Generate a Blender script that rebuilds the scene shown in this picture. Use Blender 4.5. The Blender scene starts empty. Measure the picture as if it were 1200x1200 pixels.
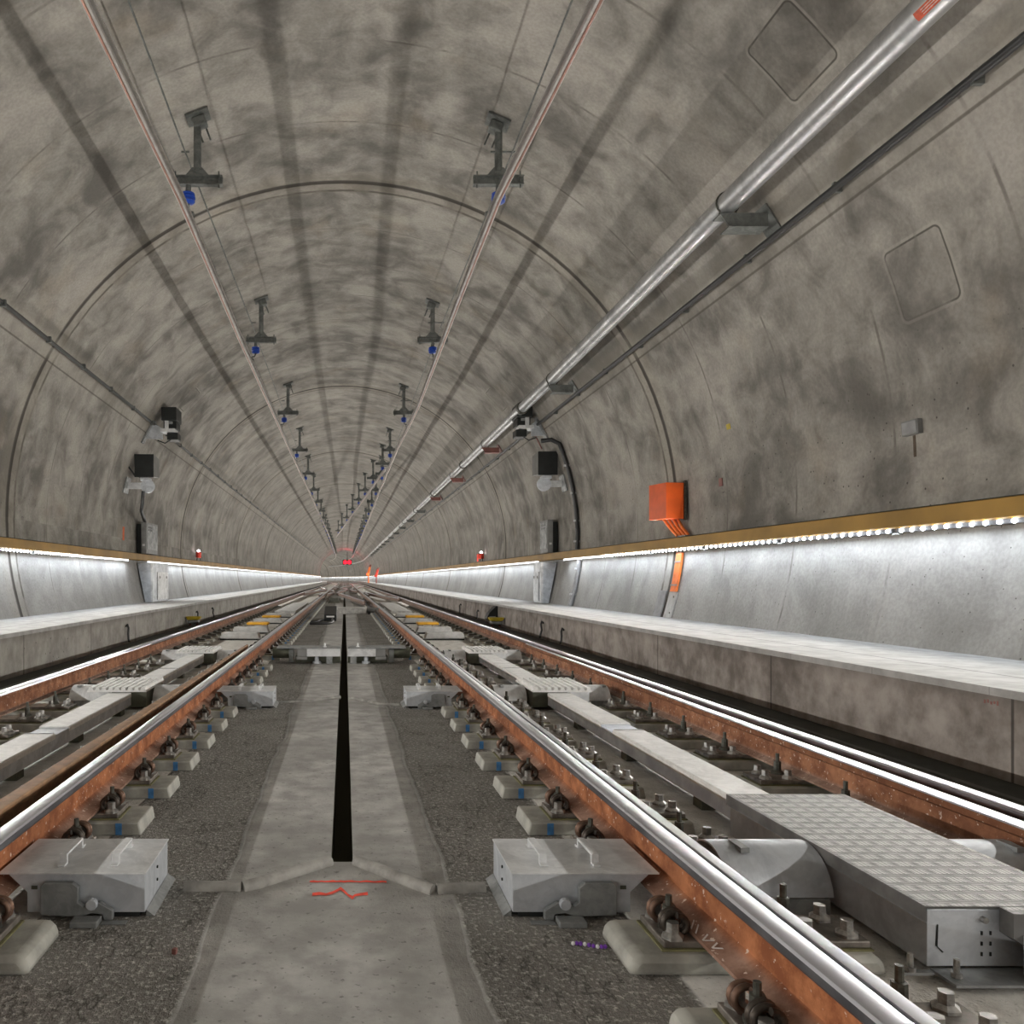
import bpy, bmesh, math, random
from mathutils import Vector
random.seed(7)
COL = bpy.context.scene.collection
PI = math.pi
# ------------------------------------------------------------------ layout constants (metres)
CZ = 1.137                    # eye height above the slab
F, VU, VV, EX = 940.0, 404.0, 678.0, .045   # EX: the eye stands a little off the tunnel axis
R, TZ = 5.18, 2.087           # tunnel lining radius and centre height
RIN, ROUT = 1.14, 2.64        # rail centre lines either side of the tunnel axis
RB, RT = 0.088, 0.26          # rail base and rail top
WX, WZ = 3.6, 0.542           # walkway face and walkway top
def U(u, v, z=0.0):           # a point of the photograph lying on the level plane z
    d = F * (CZ - z) / (v - VV)
    return Vector((EX + (u - VU) * d / F, d, z))
def bend(y):                  # the tunnel swings away far ahead
    return -((y - 160.0) ** 2) / 1000.0 if y > 160 else 0.0
def wall_x(z, r=R):
    return math.sqrt(max(0.0, r * r - (z - TZ) ** 2))

# ------------------------------------------------------------------ mesh building
class MB:
    def __init__(s): s.v, s.f, s.m = [], [], []
    def add(s, vs, fs, m=0):
        b = len(s.v); s.v += [tuple(p) for p in vs]
        for f in fs: s.f.append(tuple(b + i for i in f)); s.m.append(m)
        return s
    def box(s, x0, x1, y0, y1, z0, z1, m=0):
        v = [(x, y, z) for z in (z0, z1) for y in (y0, y1) for x in (x0, x1)]
        return s.add(v, [(0, 2, 3, 1), (4, 5, 7, 6), (0, 1, 5, 4), (2, 6, 7, 3), (0, 4, 6, 2), (1, 3, 7, 5)], m)
    def hexa(s, p, m=0):      # 8 points ordered like box()
        return s.add(p, [(0, 2, 3, 1), (4, 5, 7, 6), (0, 1, 5, 4), (2, 6, 7, 3), (0, 4, 6, 2), (1, 3, 7, 5)], m)
    def cyl(s, p0, p1, r, n=12, m=0, r2=None):
        p0, p1 = Vector(p0), Vector(p1); r2 = r if r2 is None else r2
        a = (p1 - p0).normalized(); t = Vector((0, 0, 1)) if abs(a.z) < .9 else Vector((1, 0, 0))
        e = a.cross(t).normalized(); g = a.cross(e)
        vs = []
        for p, q in ((p0, r), (p1, r2)):
            vs += [p + q * (math.cos(2 * PI * k / n) * e + math.sin(2 * PI * k / n) * g) for k in range(n)]
        fs = [(k, (k + 1) % n, n + (k + 1) % n, n + k) for k in range(n)]
        return s.add(vs, fs + [tuple(range(n))[::-1], tuple(range(n, 2 * n))], m)
    def lathe(s, c, prof, n=14, m=0):     # profile (radius, z) about a vertical axis through c
        vs = []
        for r, z in prof:
            vs += [(c[0] + r * math.cos(2 * PI * k / n), c[1] + r * math.sin(2 * PI * k / n), c[2] + z) for k in range(n)]
        fs = []
        for i in range(len(prof) - 1):
            fs += [(i * n + k, i * n + (k + 1) % n, (i + 1) * n + (k + 1) % n, (i + 1) * n + k) for k in range(n)]
        fs += [tuple(range(n))[::-1], tuple(range((len(prof) - 1) * n, len(prof) * n))]
        return s.add(vs, fs, m)
    def tube(s, pts, r, n=8, m=0):
        pts = [Vector(p) for p in pts]; vs = []; e = None
        for i, p in enumerate(pts):
            a = (pts[min(i + 1, len(pts) - 1)] - pts[max(i - 1, 0)]).normalized()
            if e is None:
                t = Vector((0, 0, 1)) if abs(a.z) < .9 else Vector((1, 0, 0)); e = a.cross(t).normalized()
            else:
                e = (e - a * e.dot(a)).normalized()
            g = a.cross(e)
            vs += [p + r * (math.cos(2 * PI * k / n) * e + math.sin(2 * PI * k / n) * g) for k in range(n)]
        fs = []
        for i in range(len(pts) - 1):
            fs += [(i * n + k, i * n + (k + 1) % n, (i + 1) * n + (k + 1) % n, (i + 1) * n + k) for k in range(n)]
        fs += [tuple(range(n))[::-1], tuple(range((len(pts) - 1) * n, len(pts) * n))]
        return s.add(vs, fs, m)
    def prism(s, prof, axis, a, b, m=0):  # closed 2-D outline pushed along an axis
        n = len(prof)
        def P(q, w):
            return {'x': (w, q[0], q[1]), 'y': (q[0], w, q[1]), 'z': (q[0], q[1], w)}[axis]
        vs = [P(q, a) for q in prof] + [P(q, b) for q in prof]
        fs = [(k, (k + 1) % n, n + (k + 1) % n, n + k) for k in range(n)]
        return s.add(vs, fs + [tuple(range(n))[::-1], tuple(range(n, 2 * n))], m)
    def sweep(s, prof, ys, off=None, closed=True, mats=None, caps=True):  # (x,z) outline along y
        n = len(prof); vs = []
        for y in ys:
            ox, oz, sx = (off(y) if off else (bend(y), 0, 1))
            vs += [(ox + p[0] * sx, y, oz + p[1]) for p in prof]
        last = n if closed else n - 1
        b = len(s.v); s.v += vs
        for i in range(len(ys) - 1):
            for k in range(last):
                k2 = (k + 1) % n
                s.f.append((b + i * n + k, b + i * n + k2, b + (i + 1) * n + k2, b + (i + 1) * n + k))
                s.m.append(mats[k] if mats else 0)
        if closed and caps:
            s.f.append(tuple(b + k for k in range(n))[::-1]); s.m.append(0)
            s.f.append(tuple(b + (len(ys) - 1) * n + k for k in range(n))); s.m.append(0)
        return s
    def build(s, name, mats, parent=None, bevel=0, smooth=0, loc=None, flip=False):
        me = bpy.data.meshes.new(name); me.from_pydata(s.v, [], s.f)
        for m in (mats if isinstance(mats, (list, tuple)) else [mats]): me.materials.append(m)
        me.polygons.foreach_set('material_index', s.m)
        bm = bmesh.new(); bm.from_mesh(me)
        if not flip: bmesh.ops.recalc_face_normals(bm, faces=bm.faces)
        bm.to_mesh(me); bm.free()
        if smooth:
            me.shade_smooth(); me.set_sharp_from_angle(angle=math.radians(smooth))
        o = bpy.data.objects.new(name, me); COL.objects.link(o)
        if parent: o.parent = parent
        if loc is not None: o.location = loc
        if bevel:
            b = o.modifiers.new('edge', 'BEVEL'); b.width = bevel; b.segments = 2; b.limit_method = 'ANGLE'; b.angle_limit = math.radians(40)
        return o

def tag(o, label=None, cat=None, group=None, kind=None):
    if label: o['label'] = label
    if cat: o['category'] = cat
    if group: o['group'] = group
    if kind: o['kind'] = kind
    return o
def thing(name, label, cat, loc=(0, 0, 0), group=None, rz=0):
    o = bpy.data.objects.new(name, None); COL.objects.link(o); o.location = loc; o.rotation_euler = (0, 0, rz)
    o.empty_display_size = .1
    return tag(o, label, cat, group)
KIDS = {}
def children(o):
    return [c for c in COL.objects if c.parent == o]
def dup(root, loc, label=None, group=None, sx=None):
    if root.name not in KIDS:
        KIDS[root.name] = [(c, children(c)) for c in children(root)]
    r = root.copy(); COL.objects.link(r); r.location = loc
    if sx: r.scale = (sx * root.scale[0], 1, 1)
    if label: r['label'] = label
    if group: r['group'] = group
    for ch, gs in KIDS[root.name]:
        c = ch.copy(); COL.objects.link(c); c.parent = r
        for g in gs:
            d = g.copy(); COL.objects.link(d); d.parent = c
    return r
ONES = ['', 'first', 'second', 'third', 'fourth', 'fifth', 'sixth', 'seventh', 'eighth', 'ninth', 'tenth', 'eleventh', 'twelfth',
        'thirteenth', 'fourteenth', 'fifteenth', 'sixteenth', 'seventeenth', 'eighteenth', 'nineteenth', 'twentieth']
def nth(n):
    if n <= 20: return ONES[n]
    t = {2: 'twenty', 3: 'thirty', 4: 'forty'}[n // 10]
    return t + '-' + ONES[n % 10] if n % 10 else {2: 'twentieth', 3: 'thirtieth', 4: 'fortieth'}[n // 10]
SIDE = {1: 'pipe-side', -1: 'pipeless-side'}
SIDEW = {1: 'on the pipe side', -1: 'on the pipeless side'}

# ------------------------------------------------------------------ materials
class NT:
    def __init__(s, name, rough=.7, metal=0.0, spec=.4):
        s.mat = bpy.data.materials.new(name); s.mat.use_nodes = True
        s.t = s.mat.node_tree; s.b = s.t.nodes['Principled BSDF']
        s.b.inputs['Roughness'].default_value = rough; s.b.inputs['Metallic'].default_value = metal
        s.b.inputs['Specular IOR Level'].default_value = spec
        s._pos = None
    def n(s, ty, **kw):
        nd = s.t.nodes.new(ty)
        for k, v in kw.items(): setattr(nd, k, v)
        return nd
    def put(s, sock, v):
        if isinstance(v, bpy.types.NodeSocket): s.t.links.new(v, sock)
        elif isinstance(v, (tuple, list)) and len(v) == 3 and sock.type == 'RGBA': sock.default_value = (*v, 1)
        else: sock.default_value = v
    def ma(s, op, a, b=None, c=None, clamp=False):
        nd = s.n('ShaderNodeMath', operation=op); nd.use_clamp = clamp
        for i, v in enumerate((a, b, c)):
            if v is not None: s.put(nd.inputs[i], v)
        return nd.outputs[0]
    def pos(s):
        if s._pos is None:
            g = s.n('ShaderNodeNewGeometry'); x = s.n('ShaderNodeSeparateXYZ'); s.t.links.new(g.outputs['Position'], x.inputs[0])
            s._pos = (g.outputs['Position'], x.outputs[0], x.outputs[1], x.outputs[2])
        return s._pos
    def obj(s):
        return s.n('ShaderNodeTexCoord').outputs['Object']
    def vec(s, x, y, z=0.0):
        nd = s.n('ShaderNodeCombineXYZ')
        for i, v in enumerate((x, y, z)): s.put(nd.inputs[i], v)
        return nd.outputs[0]
    def noise(s, vec, scale, detail=4, rough=.55, dist=0.0):
        nd = s.n('ShaderNodeTexNoise'); s.put(nd.inputs['Vector'], vec)
        nd.inputs['Scale'].default_value = scale; nd.inputs['Detail'].default_value = detail
        nd.inputs['Roughness'].default_value = rough; nd.inputs['Distortion'].default_value = dist
        return nd.outputs[0]
    def voro(s, vec, scale, out='Distance'):
        nd = s.n('ShaderNodeTexVoronoi'); s.put(nd.inputs['Vector'], vec); nd.inputs['Scale'].default_value = scale
        return nd.outputs[out]
    def ramp(s, f, a, b, lo=0.0, hi=1.0):     # smooth remap a..b -> lo..hi
        nd = s.n('ShaderNodeMapRange'); nd.interpolation_type = 'SMOOTHSTEP'
        s.put(nd.inputs['Value'], f)
        for k, v in (('From Min', a), ('From Max', b), ('To Min', lo), ('To Max', hi)): s.put(nd.inputs[k], v)
        return nd.outputs[0]
    def mix(s, f, a, b, mode='MIX'):
        nd = s.n('ShaderNodeMix', data_type='RGBA', blend_type=mode)
        s.put(nd.inputs[0], f); s.put(nd.inputs[6], a); s.put(nd.inputs[7], b)
        return nd.outputs[2]
    def col(s, c): s.put(s.b.inputs['Base Color'], c); return s
    def bump(s, h, strength=.4, dist=.02):
        nd = s.n('ShaderNodeBump'); nd.inputs['Strength'].default_value = strength; nd.inputs['Distance'].default_value = dist
        s.put(nd.inputs['Height'], h); s.t.links.new(nd.outputs[0], s.b.inputs['Normal']); return s
    def rough(s, v): s.put(s.b.inputs['Roughness'], v); return s

def plain(name, c, rough=.6, metal=0.0, var=.25, scale=9.0, spec=.4, bump=0.0):
    m = NT(name, rough, metal, spec); o = m.obj()
    f = m.noise(o, scale, 5)
    a = tuple(x * (1 - var) for x in c); b = tuple(min(1, x * (1 + var)) for x in c)
    m.col(m.mix(m.ramp(f, .3, .7), a, b))
    if bump: m.bump(m.noise(o, scale * 8, 3), bump, .004)
    return m.mat
def glow(name, c, strength):
    m = NT(name); m.col(c); m.put(m.b.inputs['Emission Color'], c); m.b.inputs['Emission Strength'].default_value = strength
    return m.mat

def lining(name, lit):
    m = NT(name, .78, 0, .3); P, x, y, z = m.pos()
    ax = m.ma('ABSOLUTE', x)
    th = m.ma('ARCTAN2', m.ma('SUBTRACT', z, TZ), ax)
    arc = m.ma('MULTIPLY', th, R)
    th2 = m.ma('MULTIPLY', m.ma('ARCTAN2', m.ma('SUBTRACT', z, TZ), x), R)
    V = m.vec(th2, y, 0.0)
    big = m.noise(V, .55, 6, .62, .4)
    mid = m.noise(V, 1.9, 5, .6, .6)
    strk = m.noise(m.vec(m.ma('MULTIPLY', th2, .35), m.ma('MULTIPLY', y, 1.5), 3.0), 1.0, 4, .55)
    fine = m.noise(V, 26, 3)
    lon = m.noise(m.vec(m.ma('MULTIPLY', th2, 1.3), m.ma('MULTIPLY', y, .12), 8.0), 1.0, 3, .5)
    t = m.ma('ADD', m.ma('MULTIPLY', big, .46), m.ma('ADD', m.ma('MULTIPLY', mid, .36), m.ma('ADD', m.ma('MULTIPLY', strk, .14), m.ma('MULTIPLY', lon, .20))))
    fade = m.ramp(y, 11, 50, 1.0, .45)
    t = m.ma('ADD', .58, m.ma('MULTIPLY', m.ma('SUBTRACT', t, .58), fade))
    t = m.ramp(t, .455, .70)
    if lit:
        c = m.mix(t, (.29, .285, .275), (.46, .455, .44))  # LED wash put into the base colour, paler than the vault
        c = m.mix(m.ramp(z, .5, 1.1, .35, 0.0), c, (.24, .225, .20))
    else:
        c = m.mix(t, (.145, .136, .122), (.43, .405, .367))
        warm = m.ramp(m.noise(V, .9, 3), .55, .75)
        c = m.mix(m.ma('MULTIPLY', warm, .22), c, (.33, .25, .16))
    c = m.mix(m.ma('MULTIPLY', m.ramp(fine, .35, .65), .16), c, (.06, .055, .05))
    # concreting joints every 13.15 m, formwork ribs between, shutter windows
    def near(v, w0, w1): return m.ramp(v, w0, w1, 1.0, 0.0)
    wob = m.ma('MULTIPLY', m.ma('SUBTRACT', m.noise(V, 2.2, 3), .5), .06)
    yj = m.ma('ADD', m.ma('DIVIDE', m.ma('SUBTRACT', y, 12.40), 13.15), .5)
    sj = m.ma('MULTIPLY', m.ma('SUBTRACT', m.ma('FRACT', yj), .5), 13.15)
    aj = m.ma('ABSOLUTE', sj)
    c = m.mix(m.ma('MULTIPLY', near(aj, .22, .40), .20), c, (.36, .32, .25))
    c = m.mix(m.ma('MULTIPLY', near(m.ma('SUBTRACT', aj, m.ma('MULTIPLY', m.ma('MAXIMUM', y, 0.0), .0011)), .02, .06), .9), c, (.035, .03, .025))
    a2 = m.ma('ABSOLUTE', m.ma('ADD', m.ma('SUBTRACT', sj, .27), wob))
    c = m.mix(m.ma('MULTIPLY', near(a2, .01, .05), m.ramp(mid, .4, .55, .2, .75)), c, (.06, .05, .04))
    yr = m.ma('ADD', m.ma('DIVIDE', m.ma('SUBTRACT', y, 12.40), 13.15 / 8), .5)
    ar = m.ma('ABSOLUTE', m.ma('MULTIPLY', m.ma('SUBTRACT', m.ma('FRACT', yr), .5), 13.15 / 8))
    rib = m.ma('MULTIPLY', near(ar, .006, .025), m.ramp(mid, .45, .62, .05, .6))
    c = m.mix(rib, c, (.08, .07, .06))
    c = m.mix(m.ma('MULTIPLY', near(m.ma('ABSOLUTE', m.ma('SUBTRACT', ar, .05)), .01, .04), m.ramp(big, .5, .65, 0.0, .3)), c, (.42, .40, .37))
    height = m.ma('MULTIPLY', near(aj, .01, .06), -1.0)
    if not lit:
        lj = m.ma('ABSOLUTE', m.ma('SUBTRACT', arc, 2.537))
        c = m.mix(m.ma('MULTIPLY', near(lj, .006, .02), .7), c, (.06, .05, .04))
        c = m.mix(m.ma('MULTIPLY', near(m.ma('ABSOLUTE', m.ma('SUBTRACT', arc, 2.75)), .10, .26), .3), c, (.40, .37, .32))
        yw = m.ma('ADD', m.ma('DIVIDE', m.ma('SUBTRACT', y, 6.78), 13.15), .5)
        aw = m.ma('ABSOLUTE', m.ma('MULTIPLY', m.ma('SUBTRACT', m.ma('FRACT', yw), .5), 13.15))
        for c0 in (1.646, 3.84):
            dx = m.ma('MAXIMUM', m.ma('SUBTRACT', m.ma('ABSOLUTE', m.ma('SUBTRACT', arc, c0)), .255), 0.0)
            dy = m.ma('MAXIMUM', m.ma('SUBTRACT', aw, .27), 0.0)
            sd = m.ma('SUBTRACT', m.ma('SQRT', m.ma('ADD', m.ma('MULTIPLY', dx, dx), m.ma('MULTIPLY', dy, dy))), .055)
            c = m.mix(m.ma('MULTIPLY', near(sd, -.10, .0), .16), c, (.13, .12, .11))
            c = m.mix(m.ma('MULTIPLY', near(m.ma('ABSOLUTE', m.ma('SUBTRACT', sd, .02)), .006, .022), m.ramp(mid, .42, .6, .2, .5)), c, (.43, .40, .36))
            c = m.mix(m.ma('MULTIPLY', near(m.ma('ABSOLUTE', sd), .004, .013), m.ramp(mid, .43, .56, .3, .85)), c, (.07, .065, .055))
    pit = m.n('ShaderNodeTexVoronoi'); m.put(pit.inputs['Vector'], V); pit.inputs['Scale'].default_value = 13
    sep = m.n('ShaderNodeSeparateColor'); m.t.links.new(pit.outputs['Color'], sep.inputs[0])
    pk = m.ma('MULTIPLY', m.ramp(pit.outputs['Distance'], *((.05, .12) if lit else (.10, .17)), 1.0, 0.0), m.ramp(sep.outputs[0], *((.46, .48) if lit else (.66, .68))))
    pk = m.ma('MULTIPLY', pk, m.ramp(arc, .4, 1.6, .8, .1))
    c = m.mix(pk, c, (.05, .045, .04))
    m.col(c)
    m.bump(m.ma('ADD', m.ma('MULTIPLY', fine, .35), m.ma('ADD', m.ma('MULTIPLY', mid, .8), height)), .35, .02)
    return m.mat

def floor_mat():
    m = NT('slab_concrete', .85, 0, .3); P, x, y, z = m.pos()
    ax = m.ma('ABSOLUTE', m.ma('SUBTRACT', x, .015))
    wob = m.ma('MULTIPLY', m.ma('SUBTRACT', m.noise(m.vec(x, m.ma('MULTIPLY', y, .9)), 1.3, 3), .5), .12)
    axw = m.ma('ADD', ax, wob)
    smooth = m.ramp(axw, .405, .425, 1.0, 0.0)
    bed = m.ramp(m.ma('ADD', ax, m.ma('MULTIPLY', wob, .5)), .985, 1.0)
    big = m.noise(P, 1.6, 5, .6); mid = m.noise(P, 7, 5, .6)
    grit = m.noise(P, 52, 4, .75); gr2 = m.noise(m.vec(m.ma('MULTIPLY', x, 1.0), m.ma('MULTIPLY', y, .5)), 95, 2, .7)
    rgh = m.mix(m.ramp(big, .35, .68), (.43, .415, .375), (.63, .605, .56))
    rgh = m.mix(m.ramp(grit, .5, .66), m.mix(.6, rgh, (.06, .055, .05)), m.mix(.5, rgh, (.70, .68, .64)))
    crk = m.ramp(m.ma('ABSOLUTE', m.ma('SUBTRACT', m.noise(m.vec(x, m.ma('MULTIPLY', y, .45)), 2.6, 5, .7), .5)), .0, .012, .6, 0.0)
    rgh = m.mix(crk, rgh, (.04, .035, .03))
    smo = m.mix(m.ramp(mid, .3, .7), (.31, .30, .283), (.50, .49, .465))
    smo = m.mix(m.ramp(big, .4, .65), m.mix(.5, smo, (.22, .213, .20)), smo)
    spk = m.ramp(m.noise(P, 42, 2), .63, .70); smo = m.mix(m.ma('MULTIPLY', spk, .55), smo, (.09, .085, .08))
    bd = m.mix(m.ramp(mid, .3, .7), (.50, .48, .44), (.72, .70, .66))
    bd = m.mix(m.ramp(grit, .55, .7, 0, .6), bd, (.16, .15, .13))
    c = m.mix(bed, m.mix(smooth, rgh, smo), bd)
    edge = m.ma('MULTIPLY', m.ramp(m.ma('ABSOLUTE', m.ma('SUBTRACT', axw, .415)), .0, .03, .5, 0.0), m.ramp(y, 3.0, 3.4))
    c = m.mix(edge, c, (.10, .095, .085))
    slot = m.ramp(z, -.02, -.004, 1.0, 0.0); c = m.mix(slot, c, (.07, .06, .035))
    m.col(c)
    k = m.ma('SUBTRACT', 1.0, m.ma('MULTIPLY', smooth, .82)); k = m.ma('MULTIPLY', k, m.ma('SUBTRACT', 1.0, m.ma('MULTIPLY', bed, .6)))
    h = m.ma('MULTIPLY', m.ma('ADD', m.ma('MULTIPLY', grit, .9), m.ma('ADD', m.ma('MULTIPLY', gr2, .5), m.ma('MULTIPLY', mid, .5))), k)
    m.bump(h, 1.0, .022)
    return m.mat

def walkway_mat(name, top, dark):
    m = NT(name, .8, 0, .3); P, x, y, z = m.pos()
    big = m.noise(P, 1.4, 5, .65); mid = m.noise(P, 6, 5, .6); fine = m.noise(P, 60, 3)
    if top:
        c = m.mix(m.ramp(mid, .3, .7), (.33, .327, .318), (.46, .457, .447))
        ax = m.ma('ABSOLUTE', x)
        dg = m.noise(m.vec(m.ma('ADD', m.ma('MULTIPLY', x, 2.0), y), m.ma('MULTIPLY', y, .35)), 2.2, 3)
        c = m.mix(m.ramp(dg, .5, .7, 0, .3), c, (.56, .56, .555))
        j = m.ramp(m.ma('ABSOLUTE', m.ma('SUBTRACT', ax, 4.10)), .004, .012, .85, 0.0)
        yj = m.ma('MULTIPLY', m.ma('ABSOLUTE', m.ma('SUBTRACT', m.ma('FRACT', m.ma('DIVIDE', y, .98)), .5)), .98)
        j = m.ma('MAXIMUM', j, m.ramp(yj, .002, .006, .3, 0.0))
        c = m.mix(j, c, (.08, .075, .07))
    else:
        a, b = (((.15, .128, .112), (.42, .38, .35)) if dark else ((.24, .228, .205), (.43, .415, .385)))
        c = m.mix(m.ramp(m.ma('ADD', m.ma('MULTIPLY', big, .6), m.ma('MULTIPLY', mid, .4)), .34, .66), a, b)
        pk = m.n('ShaderNodeTexVoronoi'); m.put(pk.inputs['Vector'], P); pk.inputs['Scale'].default_value = 14
        sep = m.n('ShaderNodeSeparateColor'); m.t.links.new(pk.outputs['Color'], sep.inputs[0])
        c = m.mix(m.ma('MULTIPLY', m.ramp(pk.outputs['Distance'], .12, .22, 1, 0), m.ramp(sep.outputs[0], .68, .7)), c, (.05, .045, .04))
        yj = m.ma('MULTIPLY', m.ma('ABSOLUTE', m.ma('SUBTRACT', m.ma('FRACT', m.ma('ADD', m.ma('DIVIDE', m.ma('SUBTRACT', y, 4.27), 2.42), .5)), .5)), 2.42)
        c = m.mix(m.ramp(yj, .005, .014, .85, 0.0), c, (.05, .045, .04))
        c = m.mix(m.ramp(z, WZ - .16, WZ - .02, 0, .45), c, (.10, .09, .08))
    m.col(c); m.bump(fine, .25, .006)
    return m.mat

def rust_mat(name, a, b):
    m = NT(name, .8, 0, .25); P, x, y, z = m.pos()
    f = m.noise(P, 9, 6, .7); g = m.noise(m.vec(m.ma('MULTIPLY', y, 3), m.ma('MULTIPLY', z, 10)), 6, 4, .7)
    c = m.mix(m.ramp(f, .35, .68), a, b)
    c = m.mix(m.ramp(g, .62, .76, 0, .55), c, (.62, .40, .28))
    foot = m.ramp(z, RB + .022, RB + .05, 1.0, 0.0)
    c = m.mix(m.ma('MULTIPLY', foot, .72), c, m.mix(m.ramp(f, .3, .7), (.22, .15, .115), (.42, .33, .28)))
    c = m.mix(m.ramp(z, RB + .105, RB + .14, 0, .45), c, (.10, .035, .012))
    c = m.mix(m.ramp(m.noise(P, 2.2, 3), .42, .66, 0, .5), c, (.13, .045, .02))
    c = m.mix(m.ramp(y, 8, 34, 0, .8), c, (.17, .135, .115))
    sp = m.ramp(m.noise(P, 48, 3), .64, .70, 0, .8); c = m.mix(sp, c, (.75, .62, .52))
    m.col(c); m.bump(f, .3, .004)
    return m.mat

def galv(name, a, b, rough=.42, metal=.75, scale=5.0, bump=0.0):
    m = NT(name, rough, metal, .5); o = m.pos()[0]
    f = m.noise(o, scale, 5, .65, .8); v = m.voro(o, scale * 9, 'Color')
    sep = m.n('ShaderNodeSeparateColor'); m.t.links.new(v, sep.inputs[0])
    t = m.ma('ADD', m.ma('MULTIPLY', f, .93), m.ma('MULTIPLY', sep.outputs[0], .07))
    m.col(m.mix(m.ramp(t, .3, .7), a, b)); m.rough(m.ramp(t, .3, .7, rough + .12, rough - .08))
    if bump: m.bump(m.noise(o, 40, 3), bump, .004)
    return m.mat

def tread_mat():
    m = NT('tread_plate_metal', .48, .35, .4); P, x, y, z = m.pos()
    def pads(ox, oy, lx, ly):
        u = m.ma('SUBTRACT', m.ma('FRACT', m.ma('ADD', m.ma('DIVIDE', x, .068), ox)), .5)
        w = m.ma('SUBTRACT', m.ma('FRACT', m.ma('ADD', m.ma('DIVIDE', y, .068), oy)), .5)
        return m.ma('MULTIPLY', m.ramp(m.ma('ABSOLUTE', u), lx - .04, lx, 1, 0), m.ramp(m.ma('ABSOLUTE', w), ly - .04, ly, 1, 0))
    bars = m.ramp(m.ma('ABSOLUTE', m.ma('SUBTRACT', m.ma('FRACT', m.ma('DIVIDE', x, .0136)), .5)), .2, .3, 1, 0)
    bars2 = m.ramp(m.ma('ABSOLUTE', m.ma('SUBTRACT', m.ma('FRACT', m.ma('DIVIDE', y, .0136)), .5)), .2, .3, 1, 0)
    g = m.n('ShaderNodeNewGeometry'); nx = m.n('ShaderNodeSeparateXYZ'); m.t.links.new(g.outputs['True Normal'], nx.inputs[0])
    h = m.ma('ADD', m.ma('MULTIPLY', pads(0, 0, .40, .34), m.ma('ADD', .45, m.ma('MULTIPLY', bars, .55))), m.ma('MULTIPLY', pads(.5, .5, .34, .40), m.ma('MULTIPLY', bars2, .35)))
    h = m.ma('MULTIPLY', h, m.ramp(nx.outputs[2], .3, .6))
    f = m.noise(P, 12, 4)
    c = m.mix(h, m.mix(m.ramp(f, .3, .7), (.085, .083, .08), (.15, .147, .142)), (.37, .36, .345))
    m.col(c); m.bump(h, .9, .006)
    return m.mat

M = {}
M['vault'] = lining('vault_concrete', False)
M['lit'] = lining('lower_wall_lit_concrete', True)
M['floor'] = floor_mat()
M['wtop'] = walkway_mat('walkway_cover_concrete', True, False)
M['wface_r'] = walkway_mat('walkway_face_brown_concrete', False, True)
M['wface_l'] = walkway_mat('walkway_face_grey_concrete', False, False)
M['gutter'] = plain('gutter_dark', (.030, .031, .024), .75, 0, .35, 4)
M['gutter2'] = plain('gutter_lip', (.055, .056, .045), .6, 0, .3, 4)
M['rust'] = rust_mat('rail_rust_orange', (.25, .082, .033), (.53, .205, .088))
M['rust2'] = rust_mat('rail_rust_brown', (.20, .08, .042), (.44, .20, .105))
M['steel'] = plain('rail_top_steel', (.66, .66, .71), .3, 1.0, .06, 3)
M['headside'] = plain('rail_head_side', (.20, .20, .22), .4, .8, .3, 5)
M['bladetop'] = plain('blade_brown_top', (.30, .17, .085), .55, .25, .3, 14)
M['galv'] = galv('galvanised_sheet', (.44, .465, .50), (.64, .67, .71), .46, .5)
M['galv_l'] = galv('galvanised_light', (.55, .56, .57), (.80, .81, .82), .5, .45)
M['galv_d'] = galv('galvanised_dull', (.20, .21, .21), (.36, .37, .37), .5, .55)
M['ductside'] = plain('duct_side_reflected_light', (.70, .76, .90), .45, .1, .2, 6)  # pale blue puts the lit wall's reflection into the duct side colour
M['ducttop'] = galv('duct_lid_pale', (.66, .66, .65), (.84, .84, .83), .55, .2, 9)
M['tread'] = tread_mat()
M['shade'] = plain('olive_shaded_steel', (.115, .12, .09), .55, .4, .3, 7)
M['block'] = plain('pad_block_concrete', (.36, .355, .32), .62, .1, .35, 7, bump=.2)
M['blockg'] = plain('pad_block_olive', (.10, .105, .075), .6, .1, .4, 7, bump=.2)
M['plate'] = plain('base_plate_steel', (.20, .18, .16), .5, .6, .4, 16)
M['plateg'] = plain('base_plate_olive', (.09, .092, .065), .5, .5, .4, 16)
M['rubber'] = plain('pad_edge_olive', (.19, .18, .09), .7, 0, .3, 12)
M['clip'] = plain('spring_clip_steel', (.075, .062, .052), .45, .7, .5, 20)
M['clip2'] = plain('spring_clip_brown', (.17, .10, .07), .5, .5, .5, 20)
M['bolt'] = plain('bolt_steel', (.42, .41, .39), .4, .75, .4, 30)
M['boltd'] = plain('bolt_dark', (.10, .10, .085), .45, .6, .4, 30)
M['tape'] = plain('blue_tape', (.06, .20, .43), .6, 0, .3, 20)
M['slide'] = plain('slide_chair', (.55, .54, .50), .5, .3, .25, 12)
M['ochre'] = plain('handrail_ochre', (.33, .19, .04), .5, .05, .22, 1.2)
M['led'] = glow('led_white', (.95, .97, 1.0), 30.0)
M['ledfar'] = glow('led_bar_lit', (.92, .96, 1.0), 2.2)
M['ledbar'] = glow('led_bar_lens', (.26, .28, .32), .03)
M['alu'] = galv('conductor_aluminium', (.55, .53, .51), (.78, .76, .74), .38, .8, 3)
M['alud'] = plain('conductor_shadow_groove', (.16, .13, .12), .5, .4, .3, 3)
M['copper'] = plain('contact_wire_copper', (.42, .24, .19), .35, .8, .2, 5)
M['hang'] = galv('hanger_grey_steel', (.105, .112, .108), (.20, .21, .20), .5, .45)
M['blue'] = plain('insulator_blue', (.02, .07, .40), .3, 0, .2, 5, spec=.6)
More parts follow.
